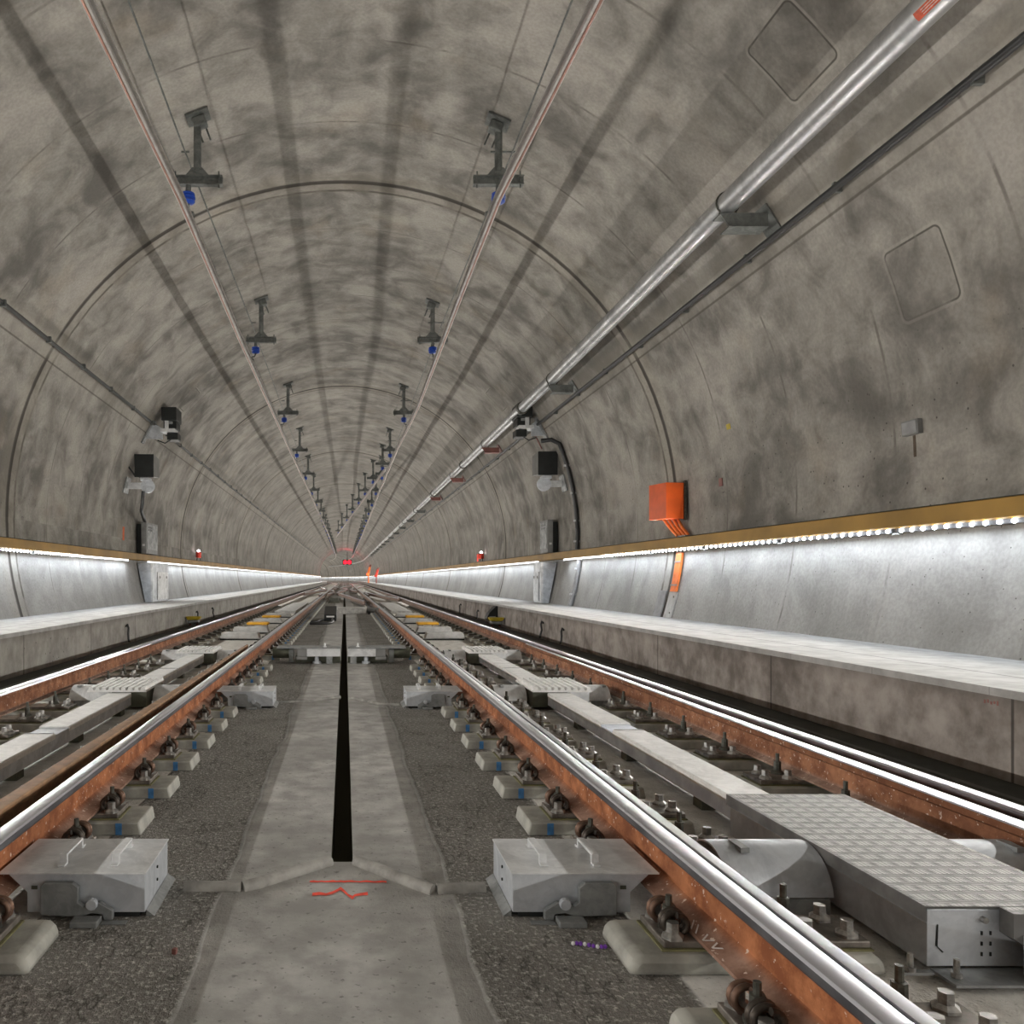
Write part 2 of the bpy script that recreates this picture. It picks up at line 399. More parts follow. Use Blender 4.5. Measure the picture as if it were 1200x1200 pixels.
M['pipe'] = galv('pipe_galvanised', (.40, .41, .42), (.66, .67, .68), .40, .8, 2.2)
M['cable'] = plain('cable_black', (.022, .023, .024), .4, 0, .3, 4, spec=.5)
M['black'] = plain('housing_black', (.012, .014, .014), .45, 0, .3, 5)
M['greyp'] = plain('painted_grey', (.21, .21, .205), .5, .2, .15, 5)
M['oxide'] = plain('bracket_red_oxide', (.26, .115, .10), .55, .2, .2, 6)
M['orange'] = plain('hood_orange', (.80, .115, .012), .42, 0, .12, 3)
M['orange2'] = plain('tray_orange', (.85, .21, .05), .5, 0, .2, 6)
M['yellow'] = plain('balise_yellow', (.80, .42, .04), .45, 0, .12, 6)
M['mustard'] = plain('cap_mustard', (.48, .36, .03), .5, 0, .2, 12)
M['red'] = plain('red_paint', (.58, .05, .03), .5, 0, .2, 10)
M['spray'] = plain('spray_red', (.78, .085, .05), .8, 0, .25, 30)
M['redglow'] = glow('signal_red_glow', (1.0, .012, .03), 2.6)
M['orangeglow'] = glow('signal_orange_glow', (1.0, .10, .02), 3.0)
M['whiteglow'] = glow('lamp_white_glow', (1.0, .96, 1.0), 12.0)
M['conduit'] = plain('conduit_concrete', (.30, .29, .27), .7, 0, .3, 12, bump=.2)
M['label'] = plain('label_white', (.75, .75, .75), .5, 0, .05, 5)
M['sticker'] = plain('sticker_red', (.55, .10, .05), .5, 0, .2, 40)
M['purple'] = plain('purple_beads', (.20, .06, .45), .3, 0, .2, 40)
M['chalk'] = plain('chalk_white', (.62, .58, .55), .9, 0, .2, 40)
M['mark'] = plain('wall_orange_spray', (.70, .16, .06), .8, 0, .2, 20)
M['stain'] = plain('rust_stain', (.10, .075, .055), .85, 0, .3, 10)
M['greyplate'] = plain('grey_cover_plate', (.30, .30, .305), .5, .3, .15, 8)
M['paleplate'] = plain('pale_cover_plate', (.50, .50, .49), .55, .1, .15, 8)
M['concbar'] = plain('cross_bar_concrete', (.42, .41, .39), .75, 0, .25, 9)
M['orangepad'] = plain('orange_shim', (.72, .30, .16), .6, 0, .2, 15)

# ------------------------------------------------------------------ the tunnel shell
YS = [-26, -10, 0, 6, 12, 20, 30, 45, 60, 80, 100, 130, 160] + [160 + 6 * k for k in range(1, 25)]
def arc_profile(a0, a1, n):
    return [(R * math.cos(a0 + (a1 - a0) * k / n), TZ + R * math.sin(a0 + (a1 - a0) * k / n)) for k in range(n + 1)]
A_LED = math.asin((1.60 - TZ) / R); A_BASE = math.asin((.0 - TZ) / R); A_UP = math.radians(20)
def shell(name, a0, a1, n, mat):
    o = MB().sweep(arc_profile(a0, a1, n), YS, closed=False).build(name, mat, smooth=60, flip=True)
    return tag(o, kind='structure')
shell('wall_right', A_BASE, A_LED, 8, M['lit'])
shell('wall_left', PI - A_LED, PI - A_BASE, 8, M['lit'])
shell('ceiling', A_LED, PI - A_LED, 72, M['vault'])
for nm, y in (('wall_front', YS[0]), ('wall_back', YS[-1])):
    pr = [(p[0] + bend(y), p[1]) for p in arc_profile(A_BASE, PI - A_BASE, 60)]
    tag(MB().add([(a, y, b) for a, b in pr], [tuple(range(len(pr)))]).build(nm, M['vault']), kind='structure')
CH0, CH1, CHY = -.010, .078, 3.22
fl = MB()
fl.add([(-3.6, -26, 0), (3.6, -26, 0), (3.6, CHY, 0), (-3.6, CHY, 0)], [(0, 1, 2, 3)])
fl.sweep([(-3.6, 0), (CH0, 0), (CH0, -.22), (CH1, -.22), (CH1, 0), (3.6, 0)], [CHY] + [y for y in YS if y > 4], closed=False)
fl.add([(CH0, CHY, 0), (CH1, CHY, 0), (CH1, CHY, -.22), (CH0, CHY, -.22)], [(0, 1, 2, 3)])
tag(fl.build('floor', M['floor'], flip=True), kind='structure')
for s, nm in ((1, 'right'), (-1, 'left')):
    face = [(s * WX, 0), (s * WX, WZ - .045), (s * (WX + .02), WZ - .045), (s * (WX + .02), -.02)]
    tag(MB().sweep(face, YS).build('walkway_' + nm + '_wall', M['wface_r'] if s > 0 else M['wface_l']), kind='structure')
    top = [(s * (WX - .012), WZ - .045), (s * (WX - .012), WZ), (s * 4.975, WZ), (s * 4.975, WZ - .045)]
    tag(MB().sweep(top, YS).build('walkway_' + nm + '_floor', M['wtop']), kind='structure')
    gut = [(s * 2.90, .0), (s * 2.92, .052), (s * 3.26, .056), (s * 3.27, .072), (s * 3.31, .072), (s * 3.32, .05), (s * (WX - .002), .05), (s * (WX - .002), .0)]
    tag(MB().sweep(gut, YS, mats=[0, 0, 1, 1, 1, 0, 0, 0]).build('trim_gutter_' + nm, [M['gutter'], M['gutter2']]), kind='structure')

# ------------------------------------------------------------------ rails
HALF = [(.075, 0), (.075, .011), (.032, .026), (.0095, .045), (.0095, .122), (.031, .134), (.036, .142), (.036, .162), (.031, .169), (.018, .172)]
RAIL = HALF + [(-x, z) for x, z in HALF[::-1]]
def rail_mats(top=1, side=2):
    n = len(RAIL); out = []
    for k in range(n):
        z0, z1 = RAIL[k][1], RAIL[(k + 1) % n][1]
        out.append(top if min(z0, z1) >= .161 else side if min(z0, z1) >= .133 else 0)
    return out
RYS = [-3, 4, 12, 30, 60, 100, 130, 160, 175, 190, 205, 220]
def lay_rail(name, label, path, rust, group=None, head_only_x=None, prof=RAIL, mats=None, cat='rail', slots=None):
    mb = MB(); n = len(prof); vs = []
    for x, y in path: vs += [(x + p[0], y, RB + p[1]) for p in prof]
    fs = []; ms = []
    mm = mats or rail_mats()
    for i in range(len(path) - 1):
        for k in range(n):
            fs.append((i * n + k, i * n + (k + 1) % n, (i + 1) * n + (k + 1) % n, (i + 1) * n + k)); ms.append(mm[k])
    fs += [tuple(range(n))[::-1], tuple(range((len(path) - 1) * n, len(path) * n))]; ms += [0, 0]
    mb.v, mb.f, mb.m = vs, fs, ms
    return tag(mb.build(name, slots or [rust, M['steel'], M['headside']], smooth=28), label, cat, group)
def line(x): return [(x + bend(y), y) for y in RYS]
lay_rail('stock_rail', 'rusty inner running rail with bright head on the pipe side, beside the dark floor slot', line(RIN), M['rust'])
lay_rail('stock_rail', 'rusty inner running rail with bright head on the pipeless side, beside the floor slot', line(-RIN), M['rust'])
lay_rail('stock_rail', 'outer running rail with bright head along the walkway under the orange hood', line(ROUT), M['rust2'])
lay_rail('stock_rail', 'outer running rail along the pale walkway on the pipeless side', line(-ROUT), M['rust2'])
# switch blades: the open ones stand off the stock rail, the closed ones hug it
def blade_prof(w, closed=False):
    h = w / 2
    if closed: H = [(h, .034), (h, .040), (h, .06), (h, .120), (h, .134), (h, .158), (h - .003, .165), (h * .5, .1655)]; return H + [(-x, z) for x, z in H[::-1]]
    H = [(h + .012, 0), (h + .012, .010), (h * .45, .028), (h * .4, .120), (h, .134), (h, .160), (h - .004, .167), (h * .5, .168)]
    return H + [(-x, z) for x, z in H[::-1]]
def blade(name, label, pts, mats_of, slots, closed=False):
    # pts: (x, y, width)
    mb = MB(); n = 16; vs = []; fs = []; ms = []
    for x, y, w in pts: vs += [(x + p[0], y, RB + p[1]) for p in blade_prof(w, closed)]
    P0 = blade_prof(.06, closed)
    for i in range(len(pts) - 1):
        for k in range(n):
            fs.append((i * n + k, i * n + (k + 1) % n, (i + 1) * n + (k + 1) % n, (i + 1) * n + k)); ms.append(mats_of(P0[k], P0[(k + 1) % n]))
    fs += [tuple(range(n))[::-1], tuple(range((len(pts) - 1) * n, len(pts) * n))]; ms += [0, 0]
    mb.v, mb.f, mb.m = vs, fs, ms
    return tag(mb.build(name, slots, smooth=28), label, 'switch blade')
def m_left_open(a, b):
    z = min(a[1], b[1])
    if z >= .165: return 1
    if z >= .133 and a[0] < 0: return 2
    return 0
blade('tongue_rail', 'brown-topped open switch blade standing off the inner rail on the pipeless side',
      [(-1.315, -3, .072), (-1.298, 4, .072), (-1.275, 8, .05), (-1.262, 10.75, .024)], m_left_open, [M['bladetop'], M['bladetop'], M['steel']])
def m_steel(a, b):
    z = min(a[1], b[1]); return 1 if z >= .157 else 0
blade('tongue_rail', 'open switch blade with bright top standing off the outer pipe-side rail',
      [(ROUT - .172, -3, .072), (ROUT - .158, 4, .072), (ROUT - .140, 8, .05), (ROUT - .128, 10.9, .024)], m_steel, [M['rust2'], M['steel'], M['headside']])
blade('tongue_rail', 'closed switch blade pressed against the inner pipe-side rail',
      [(RIN + .072, -3, .054), (RIN + .066, 4, .042), (RIN + .057, 8, .026), (RIN + .051, 10.9, .015)], m_steel, [M['rust2'], M['steel'], M['headside']], True)
blade('tongue_rail', 'closed switch blade pressed against the outer rail on the pipeless side',
      [(-ROUT + .072, -3, .054), (-ROUT + .066, 4, .042), (-ROUT + .057, 8, .026), (-ROUT + .051, 10.9, .015)], m_steel, [M['rust2'], M['steel'], M['headside']], True)
# the scissors crossover far ahead
DIAG = [(RIN - .30, 31.5, -ROUT + .17, 84, 'inner pipe-side rail'), (ROUT - .17, 36, -RIN + .17, 88, 'outer pipe-side rail'),
        (-RIN + .17, 47, ROUT - .17, 100, 'inner rail on the pipeless side'), (-ROUT + .17, 50, RIN - .17, 103, 'outer rail on the pipeless side')]
for x0, y0, x1, y1, src in DIAG:       # the rails are cut through where they cross
    g = (x1 - x0) / (y1 - y0); cuts = []
    for xs in (RIN, -RIN, ROUT, -ROUT):
        y = y0 + (xs - x0) / g
        if y0 + 2 < y < y1 - 2: cuts.append((y - 2.6, y + 2.6))
    for a0, b0, a1, b1, _ in DIAG:
        h = (a1 - a0) / (b1 - b0)
        if abs(h - g) > .02:
            y = (a0 - h * b0 - x0 + g * y0) / (g - h)
            if max(y0, b0) < y < min(y1, b1): cuts.append((y - 1.5, y + 1.5))
    at = y0; n = 0
    for a, b in sorted(cuts) + [(y1, y1)]:
        if a - at > .5:
            n += 1
            lay_rail('crossing_rail', f'{nth(n)} piece of the diagonal crossing rail that leaves the {src}', [(x0 + g * (q - y0), q) for q in (at, a)], M['rust2'], 'pieces of the far crossing')
        at = max(at, b)
for s in (1, -1):   # guard rails before the frogs
    lay_rail('guard_rail', 'short dark guard rail before the far crossing ' + SIDEW[s], [(s * (RIN + .22), 43.5), (s * (RIN + .19), 44.5), (s * (RIN + .19), 49), (s * (RIN + .24), 50)], M['rust2'])
fg = thing('crossing_frog', 'dark steel crossing nose on the slab beyond the black box', 'crossing', (-.45, 38, 0))
MB().prism([(-.22, 0), (.20, 0), (.10, 6), (-.05, 6.5)], 'z', .051, .22).build('nose_casting', M['boltd'], fg, bevel=.01)
MB().box(-.28, .26, -.5, 6.8, .002, .05).build('base_plate', M['shade'], fg)

# ------------------------------------------------------------------ rail fastenings on their pad blocks
def clip_coil(mb, x, y, s=1.0, m=0):
    pts = []
    for k in range(27):
        t = k / 26; a = t * 2.6 * 2 * PI / 2
        pts.append((x - .045 + .09 * t * s, y + .034 * math.cos(a * 1.5), .105 + .034 * abs(math.sin(a * .75)) + .012 * math.sin(a * 1.5)))
    mb.tube(pts, .0105, 7, m)
def hexbolt(mb, x, y, z0, h, r=.019):
    mb.cyl((x, y, z0), (x, y, z0 + .012), r * 1.75, 14); mb.cyl((x, y, z0 + .0121), (x, y, z0 + .012 + h), r, 6)
def bolt_mesh(h=.036, r=.019, stud=0.0):
    mb = MB(); prof = [(r * 1.8, 0), (r * 1.8, .008), (r * 1.25, .016), (r * 1.05, .018), (r * 1.0, .016 + h)]
    if stud: prof += [(r * .55, .017 + h), (r * .55, .017 + h + stud)]
    return mb.lathe((0, 0, 0), prof, 6 if not stud else 8)
def pad_mb(x0, x1, hw, h):
    mb = MB(); e = .03
    return mb.prism([(x0, 0), (x1, 0), (x1 - e * .4, h * .65), (x1 - e, h), (x0 + e, h), (x0 + e * .4, h * .65)], 'y', -hw, hw)
def slab_mb(x0, x1, hw, h):
    return MB().prism([(x0, 0), (x1, 0), (x1 - .012, h), (x0 + .012, h)], 'y', -hw, hw)
def make_fastening(near, pillow=False):
    t = thing('rail_fastening', 'tmp', 'rail fastening')
    pb = (pad_mb if pillow else slab_mb)(-.285, .46 if near else .36, .135, .058).build('pad_block', M['block'], t, bevel=.018 if pillow else .007, smooth=40)
    MB().box(-.178, .435 if near else .31, -.102, .102, .0585, .064).build('rubber_pad', M['rubber'], t)
    bp = MB().box(-.17, .43 if near else .305, -.095, .095, .0645, .0855).build('base_plate', M['plate'], t, bevel=.004)
    if near:
        for y in (-.045, .045):
            mb = MB(); pts = []
            for k in range(33):
                a = k / 32 * 2.15 * 2 * PI
                pts.append((-.121 + .033 * math.sin(a), y - .022 + .046 * k / 32, .118 + .030 * math.cos(a)))
            mb.tube(pts, .0095, 7).build('spring_clip', M['clip'] if y < 0 else M['clip2'], bp, smooth=60)
        for x, y, st, mt in ((-.135, -.072, 0, 'bolt'), (-.128, .074, 0, 'bolt'), (-.118, 0, .03, 'boltd'), (.265, -.055, 0, 'bolt'), (.385, -.055, 0, 'bolt'), (.37, .055, 0, 'bolt'), (.26, .06, .04, 'boltd')):
            bolt_mesh(.03 if not st else .05, .0185, st).build('bolt', M[mt], bp, loc=(x, y, .0857), smooth=30)
        MB().box(.082, .22, -.088, .088, .0859, .0875).build('slide_chair', M['slide'], t)
        if not pillow: MB().box(-.20, -.172, -.1375, -.1355, .004, .055).build('blue_tape', M['tape'], pb)
    else:
        MB().prism([(-.15, .0857), (-.08, .0857), (-.08, .115), (-.095, .15), (-.115, .15), (-.13, .11), (-.15, .105)], 'y', -.055, .055).build('spring_clip', M['clip'], t, bevel=.008)
        MB().prism([(.14, .0857), (.30, .0857), (.29, .105), (.21, .11), (.19, .135), (.15, .13)], 'y', -.06, .06).build('bolt', M['boltd'], t, bevel=.008)
        MB().box(-.20, -.165, -.1375, -.1355, .004, .055).build('blue_tape', M['tape'], pb)
    return t
near_y = [1.90, 2.42, 3.19, 3.68, 4.27, 4.87, 5.47, 6.07, 6.66, 7.56, 8.16, 8.76, 9.36, 9.96]
far_y = [11.35 + .6 * k for k in range(52)]
proto = {'p': make_fastening(True, True), 'n': make_fastening(True), 'f': make_fastening(False)}
used = {}
FASTEN = [(RIN, 1, 'inner', 1), (-RIN, -1, 'inner', -1), (ROUT, -1, 'outer', 1), (-ROUT, 1, 'outer', -1)]
for x, sx, which, side in FASTEN:
    k = 0
    for kind, ys in (('p', near_y[:2]), ('n', near_y[2:]), ('f', far_y)):
        for y in ys:
            if which == 'outer' and y < 3.6 and side < 0: continue
            if which == 'inner' and side < 0 and y < 2.2: continue
            if which == 'outer' and side > 0 and y < 3.3: continue
            if which == 'outer' and y > 30: continue
            k += 1
            rail = f'{which} rail {SIDEW[side]}'
            if y < 10.4: lab = f'{nth(k)} pad block under the {rail}, from the near end'
            elif k <= 20: lab = f'{nth(k)} pad block from the near end under the {rail}'
            else: lab = f'small distant pad block under the {rail}, beyond the cross channel'
            grp = f'pad blocks and clips under the {rail}'
            p = proto[kind]
            if kind not in used:
                o = p; used[kind] = True; o.location = (x, y, 0); o['label'] = lab; o['group'] = grp
                if sx < 0: o.scale = (-1, 1, 1)
            else:
                o = dup(p, (x + bend(y), y, 0), lab, grp); o.scale = (sx, 1, 1)

# ------------------------------------------------------------------ switch rod boxes beside the inner rails
def make_rod_box(near):
    t = thing('switch_rod_box', 'tmp', 'rod cover box')
    x0, x1, y0, y1, z1 = -.50, -.045, 0, .345, .150
    mb = MB()
    mb.prism([(x0, .018), (x1 - .06, .018), (x1 - .06, .085), (x1, .142), (x1, z1 - .004), (x0, z1 - .004)], 'y', y0, y1)
    mb.build('housing', M['galv'], t, bevel=.003)
    MB().box(x0 - .004, x1 + .035, y0 - .006, y1 + .004, z1 - .0035, z1 + .0015).build('lid', M['galv_l'], t, bevel=.001)
    for x in (x0 + .12, x0 + .30):
        mb = MB(); mb.prism([(.05, 0), (.05, .006), (.075, .006), (.075, .036), (.25, .036), (.25, .006), (.275, .006), (.275, 0), (.238, 0), (.238, .028), (.088, .028), (.088, 0)], 'x', x - .013, x + .013)
        h = mb.build('handle', M['galv_l'], t, bevel=.002, loc=(0, 0, z1 + .002))
    # crank clamp holding the box down
    MB().prism([(x0 + .10, .035), (x0 + .145, .062), (x0 + .20, .050), (x0 + .215, .062), (x0 + .215, .112), (x0 + .235, .126), (x0 + .33, .126), (x0 + .34, .116), (x0 + .34, .02), (x0 + .25, .016), (x0 + .20, .016), (x0 + .17, .026), (x0 + .135, .022), (x0 + .13, .004), (x0 + .10, .004)], 'y', y0 - .030, y0 - .007).build('clamp_bracket', M['galv_d'], t, bevel=.003)
    MB().cyl((x0 + .165, y0 - .052, .062), (x0 + .165, y0 - .0305, .062), .019, 12).build('clamp_bolt', M['galv'], t, bevel=.003)
    MB().box(x0 + .135, x0 + .225, y0 - .088, y0 - .032, .001, .021).build('foot', M['galv_d'], t, bevel=.003)
    MB().box(x0 + .05, x0 + .13, y0 - .06, y0 - .031, .001, .004).build('foot_plate', M['galv_d'], t)
    MB().prism([(x0 - .03, .001), (x0 - .002, .001), (x0 - .002, .022)], 'y', y0 + .01, y1).build('skirt', M['galv_d'], t)
    MB().box(x0 + .02, x0 + .13, y0 + .006, y1, .001, .0175).build('base', M['black'], t)
    for z in (.065, .11):
        MB().cyl((x0 - .0045, y0 + .17, z), (x0 - .0002, y0 + .17, z), .0055, 8).build('bolt_hole', M['black'], t)
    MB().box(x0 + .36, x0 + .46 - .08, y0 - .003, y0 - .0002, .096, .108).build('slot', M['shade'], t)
    return t
ROD_Y = (2.69, 7.03)
box = make_rod_box(True); firstbox = True
for s in (1, -1):
    for i, y in enumerate(ROD_Y):
        lab = ('near' if i == 0 else 'farther') + ' galvanised switch rod box with two handles beside the inner rail ' + SIDEW[s]
        lab = ('large ' if i == 0 else 'smaller-looking second ') + 'galvanised box with two handles beside the inner rail ' + SIDEW[s]
        o = box if firstbox else dup(box, (0, 0, 0)); firstbox = False
        o.location = ((1.108 if s > 0 else -1.125) if i == 0 else s * 1.085, y, 0); o.scale = (s, 1, 1); o['label'] = lab; o['group'] = 'switch rod boxes beside the inner rails'

# ------------------------------------------------------------------ covers, ducts and hoods down the middle of each track
def hood(parent_s, x0, x1, y, r, h, label):
    mb = MB(); n = 14; vs = []
    for x in (x0, x1):
        for k in range(n + 1):
            a = PI * (.04 + .92 * k / n)
            vs.append((x, y + r * math.cos(a), .045 + h * math.sin(a)))
    for x in (x0, x1):
        for k in range(n + 1):
            a = PI * (.04 + .92 * k / n)
            vs.append((x, y + (r - .006) * math.cos(a), .045 + (h - .006) * math.sin(a)))
    N = n + 1; fs = []
    for k in range(n):
        fs += [(k, k + 1, N + k + 1, N + k), (2 * N + k, 3 * N + k, 3 * N + k + 1, 2 * N + k + 1), (k, 2 * N + k, 2 * N + k + 1, k + 1), (N + k, N + k + 1, 3 * N + k + 1, 3 * N + k)]
    fs += [(0, N, 3 * N, 2 * N), (n, 2 * N + n, 3 * N + n, N + n)]
    mb.add(vs, fs)
    t = thing('rod_hood', label, 'hood', group='arched hoods over the switch rods')
    mb.build('arched_sheet', M['galv_l'] if abs(y - 2.86) > 1 else M['galv'], t, smooth=40)
    xm = x0 + (x1 - x0) * .78
    MB().box(min(xm, xm + .03), max(xm, xm + .03), y - r * .5, y + r * .05, .047 + h * .90, .049 + h).build('fixing_strap', M['galv_d'], t)
    for yy in (y - r - .012, y + r - .002):
        MB().box(min(x0, x1) + .05, max(x0, x1) - .02, yy, yy + .014, .012, .062).build('side_flange', M['galv_d'], t)
    return t
CX = (RIN + ROUT) / 2     # 1.88
# the big tread-plate box on the pipe side
t = thing('drive_cover_box', 'large box with patterned tread-plate top between the pipe-side rails', 'cover box', (0, 0, 0))
bx0, bx1, by0, by1, bz = 1.695, 2.205, 2.28, 3.47, .205
MB().box(bx0 + .012, bx1 - .012, by0 + .010, by1 - .01, .03, bz - .012).build('housing', M['galv'], t, bevel=.002)
mb = MB(); mb.prism([(bx0, bz - .045), (bx0, bz), (bx1, bz), (bx1, bz - .045), (bx1 - .004, bz - .045), (bx1 - .004, bz - .006), (bx0 + .004, bz - .006), (bx0 + .004, bz - .045)], 'y', by0, by1)
mb.build('tread_lid', M['tread'], t)
MB().prism([(bx0 + .21, bz - .07), (bx0 + .24, bz - .09), (bx1, bz - .09), (bx1, bz - .001), (bx0 + .21, bz - .001)], 'y', by0 - .05, by0 - .001).build('tread_apron', M['tread'], t)
MB().box(bx0 + .235, bx1 - .02, by0 - .09, by0 - .051, .035, bz - .06).build('end_plate', M['galv'], t, bevel=.002)
MB().box(bx0 - .085, bx0 + .0119, by0 - .02, by0 + .0, .018, .026).build('foot_flange', M['galv_d'], t)
MB().box(bx0 + .02, bx1 - .08, by0 - .09, by0 + .009, .018, .026).build('foot_flange', M['galv_d'], t)
for x, y in ((bx0 - .05, by0 - .01), (bx0 + .055, by0 - .045)):
    MB().lathe((x, y, .027), [(.014, 0), (.014, .012), (.008, .013), (.008, .05)], 8).build('stud', M['bolt'], t, smooth=30)
for z in (.06, .09, .12):
    for x in (bx0 + .165, bx0 + .19):
        MB().box(x, x + .005, by0 + .0075, by0 + .0098, z, z + .011).build('slot_hole', M['black'], t)
MB().cyl((bx0 + .17, by0 - .004, .165), (bx0 + .17, by0 + .0098, .165), .009, 8).build('bolt', M['bolt'], t)
MB().prism([(bx0 + .036, .09), (bx0 + .04, .15), (bx0 + .043, .15), (bx0 + .041, .088), (bx0 + .058, .072), (bx0 + .055, .070)], 'y', by0 + .0075, by0 + .0098).build('cut_line', M['black'], t)
hood(1, bx0 - .005, 1.34, 2.86, .165, .155, 'arched grey sheet hood between the tread-plate box and the inner rail')
hood(1, bx1 + .005, 2.42, 2.86, .165, .155, 'arched grey sheet hood between the tread-plate box and the outer rail')
# corrugated covers
def ribbed(s, y, n, z1, label):
    t = thing('ribbed_cover_box', label, 'cover box', group='ribbed cover boxes')
    x0, x1 = CX - .235, CX + .27
    def mx(a): return s * a
    pr = [(x0, z1 - .04), (x0, z1 - .024)]
    w = (x1 - x0) / 9
    for k in range(9):
        a = x0 + k * w
        pr += [(a + w * .16, z1 - .024), (a + w * .24, z1), (a + w * .76, z1), (a + w * .84, z1 - .024)]
    pr += [(x1, z1 - .024), (x1, z1 - .04)]
    MB().prism([(mx(p), q) for p, q in pr], 'y', y - .34, y + .36).build('ribbed_lid', M['ducttop'], t)
    a, b = sorted((mx(x0 + .01), mx(x1 - .06)))
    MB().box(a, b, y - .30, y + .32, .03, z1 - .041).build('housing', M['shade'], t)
    a, b = sorted((mx(x1 - .20), mx(x1 - .02)))
    MB().box(a, b, y - .325, y - .302, .075, z1 - .042).build('end_plate', M['galv_l'], t)
    return t
for s in (1, -1):
    for i, y in enumerate((7.2, 10.75)):
        if s < 0 and i == 0: y = 7.21
        r_ = ('nearer', 'farther')[i]
        ribbed(s, y, 9, .205, f'{r_} pale ribbed cover box in the middle of the track {SIDEW[s]}')
        hood(s, s * (CX - .24), s * (CX - .52), y + .02, .16, .135, f'pale arched hood on the inner side of the {r_} ribbed box {SIDEW[s]}')
        hood(s, s * (CX + .275), s * (CX + .50), y + .02, .16, .135, f'pale arched hood on the outer side of the {r_} ribbed box {SIDEW[s]}')
# flat cable ducts joining them
def duct(s, y0, y1, label, steps):
    t = thing('cable_duct', label, 'cable duct', group='flat cable ducts in the tracks')
    x0, x1 = sorted((s * (CX - .115), s * (CX + .085)))
    MB().box(x0 + .004, x1 - .004, y0, y1, .055, .150).build('duct_trough', M['ductside'] if s > 0 else M['galv'], t, bevel=.004)
    for a, b in steps:
        MB().prism([(x0 - .001, .128), (x0 - .001, .154), (x0 + .006, .162), (x1 - .006, .162), (x1 + .001, .154), (x1 + .001, .128), (x1 - .003, .128), (x1 - .003, .152), (x0 + .003, .152), (x0 + .003, .128)], 'y', a, b).build('lid', M['ducttop'], t)
    for y in [y0 + .5 + 1.05 * k for k in range(int((y1 - y0 - .4) / 1.05) + 1)]:
        MB().box(x0 + .02, x1 - .02, y - .05, y + .05, .002, .0545).build('support', M['shade'], t)
    for a, b in steps:
        MB().box(x0 + .01, x1 - .01, b - .02, b - .001, .1622, .165).build('joint_strip', M['galv_d'], t)
    return t
duct(1, 3.48, 6.85, 'long flat cable duct from the tread-plate box to the nearer ribbed box, pipe side', [(3.485, 5.18), (5.42, 6.84)])
duct(1, 7.57, 10.38, 'flat cable duct between the two ribbed boxes on the pipe side', [(7.58, 8.75), (8.80, 10.37)])
duct(-1, 3.0, 6.85, 'long flat cable duct before the nearer ribbed box on the pipeless side', [(3.01, 5.05), (5.30, 6.84)])
duct(-1, 7.62, 10.38, 'flat cable duct between the two ribbed boxes on the pipeless side', [(7.63, 8.70), (8.75, 10.37)])

# ------------------------------------------------------------------ cross channel between the tracks
for s in (1, -1):
    t = thing('cross_channel_cover', 'grey cross channel box with pale front panel beside the floor slot, ' + SIDEW[s], 'channel cover', (0, 10.68, 0), group='cross channel covers')
    a = .085 if s > 0 else .015
    def bx(x0, x1, y0, y1, z0, z1, n, m, bv=0):
        p, q = sorted((s * x0, s * x1)); return MB().box(p, q, y0, y1, z0, z1).build(n, M[m], t, bevel=bv)
    bx(a, .86, -.02, .34, .205, .222, 'lid', 'galv_d', .003)
    bx(a, .46, 0, .012, .10, .2045, 'front_panel', 'galv_l')
    bx(a, .46, .013, .30, .10, .2045, 'housing', 'galv_d')
    bx(.465, .585, -.012, .28, .10, .2045, 'junction_block', 'greyp', .006)
    bx(.455, .60, -.016, .0, .055, .098, 'junction_foot', 'greyp', .004)
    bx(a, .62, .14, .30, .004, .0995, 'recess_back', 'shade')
    p, q = s * .33, s * .15
    MB().lathe((p, .06, .001), [(.055, 0), (.055, .03), (.03, .035), (.03, .07), (.02, .0985)], 14).build('round_foot', M['galv'], t, smooth=35)
    bx(.12, .20, .02, .06, .001, .0985, 'leg', 'galv_d')
    bx(.64, .70, .01, .22, .02, .19, 'side_arm', 'hang', .005)
    MB().cyl((s * .70, .12, .14), (s * .92, .12, .14), .075, 16).build('rod_boot', M['shade'], t, smooth=40)
    MB().lathe((s * .22, .05, .2225), [(.022, 0), (.022, .012), (.010, .014), (.010, .05)], 8).build('stud', M['galv_l'], t, smooth=30)

# sleeper bars, yellow balises, second cross slab, black box
for s in (1, -1):
    for k, (y, z1, w) in enumerate(((14.9, .14, .30), (16.6, .14, .30), (20.2, .13, .3), (23.4, .13, .3))):
        t = thing('cross_bar', f'{nth(k + 1)} pale concrete bar lying across the track {SIDEW[s]}', 'concrete bar', (s * 1.89, y, 0), 'concrete bars across the tracks')
        MB().prism([(-.37, .03), (-.33, z1), (.33, z1), (.37, .03)], 'y', -w / 2, w / 2).build('bar_body', M['paleplate'], t, bevel=.01)
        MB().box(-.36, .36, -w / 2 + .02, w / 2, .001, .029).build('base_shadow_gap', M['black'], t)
    for k, y in enumerate((18.5, 21.9)):
        t = thing('balise', ('nearer' if k == 0 else 'farther') + f' yellow balise bar between the rails {SIDEW[s]}', 'balise', (s * 1.95, y, 0), 'yellow balises between the rails')
        MB().box(-.25, .25, -.19, .19, .075, .135).build('housing', M['yellow'], t, bevel=.025)
        for x in (-.16, .16): MB().box(x - .05, x + .05, -.15, .15, .001, .0745).build('mount', M['concbar'], t)
    t = thing('cover_panel', 'wide blue-grey flat cover panel between the far rails ' + SIDEW[s], 'cover panel', (s * 1.88, 36, 0))
    MB().box(-.33, .33, -10, -.8, .001, .09).build('panel', M['concbar'] if s > 0 else M['paleplate'], t, bevel=.01)
    MB().box(-.365, -.335, -10, -.8, .001, .07).build('edge_strip', M['greyplate'], t)
t = thing('cross_slab', 'plain concrete slab bridging the floor slot beyond the black box', 'slab cover', (.32, 25.6, 0))
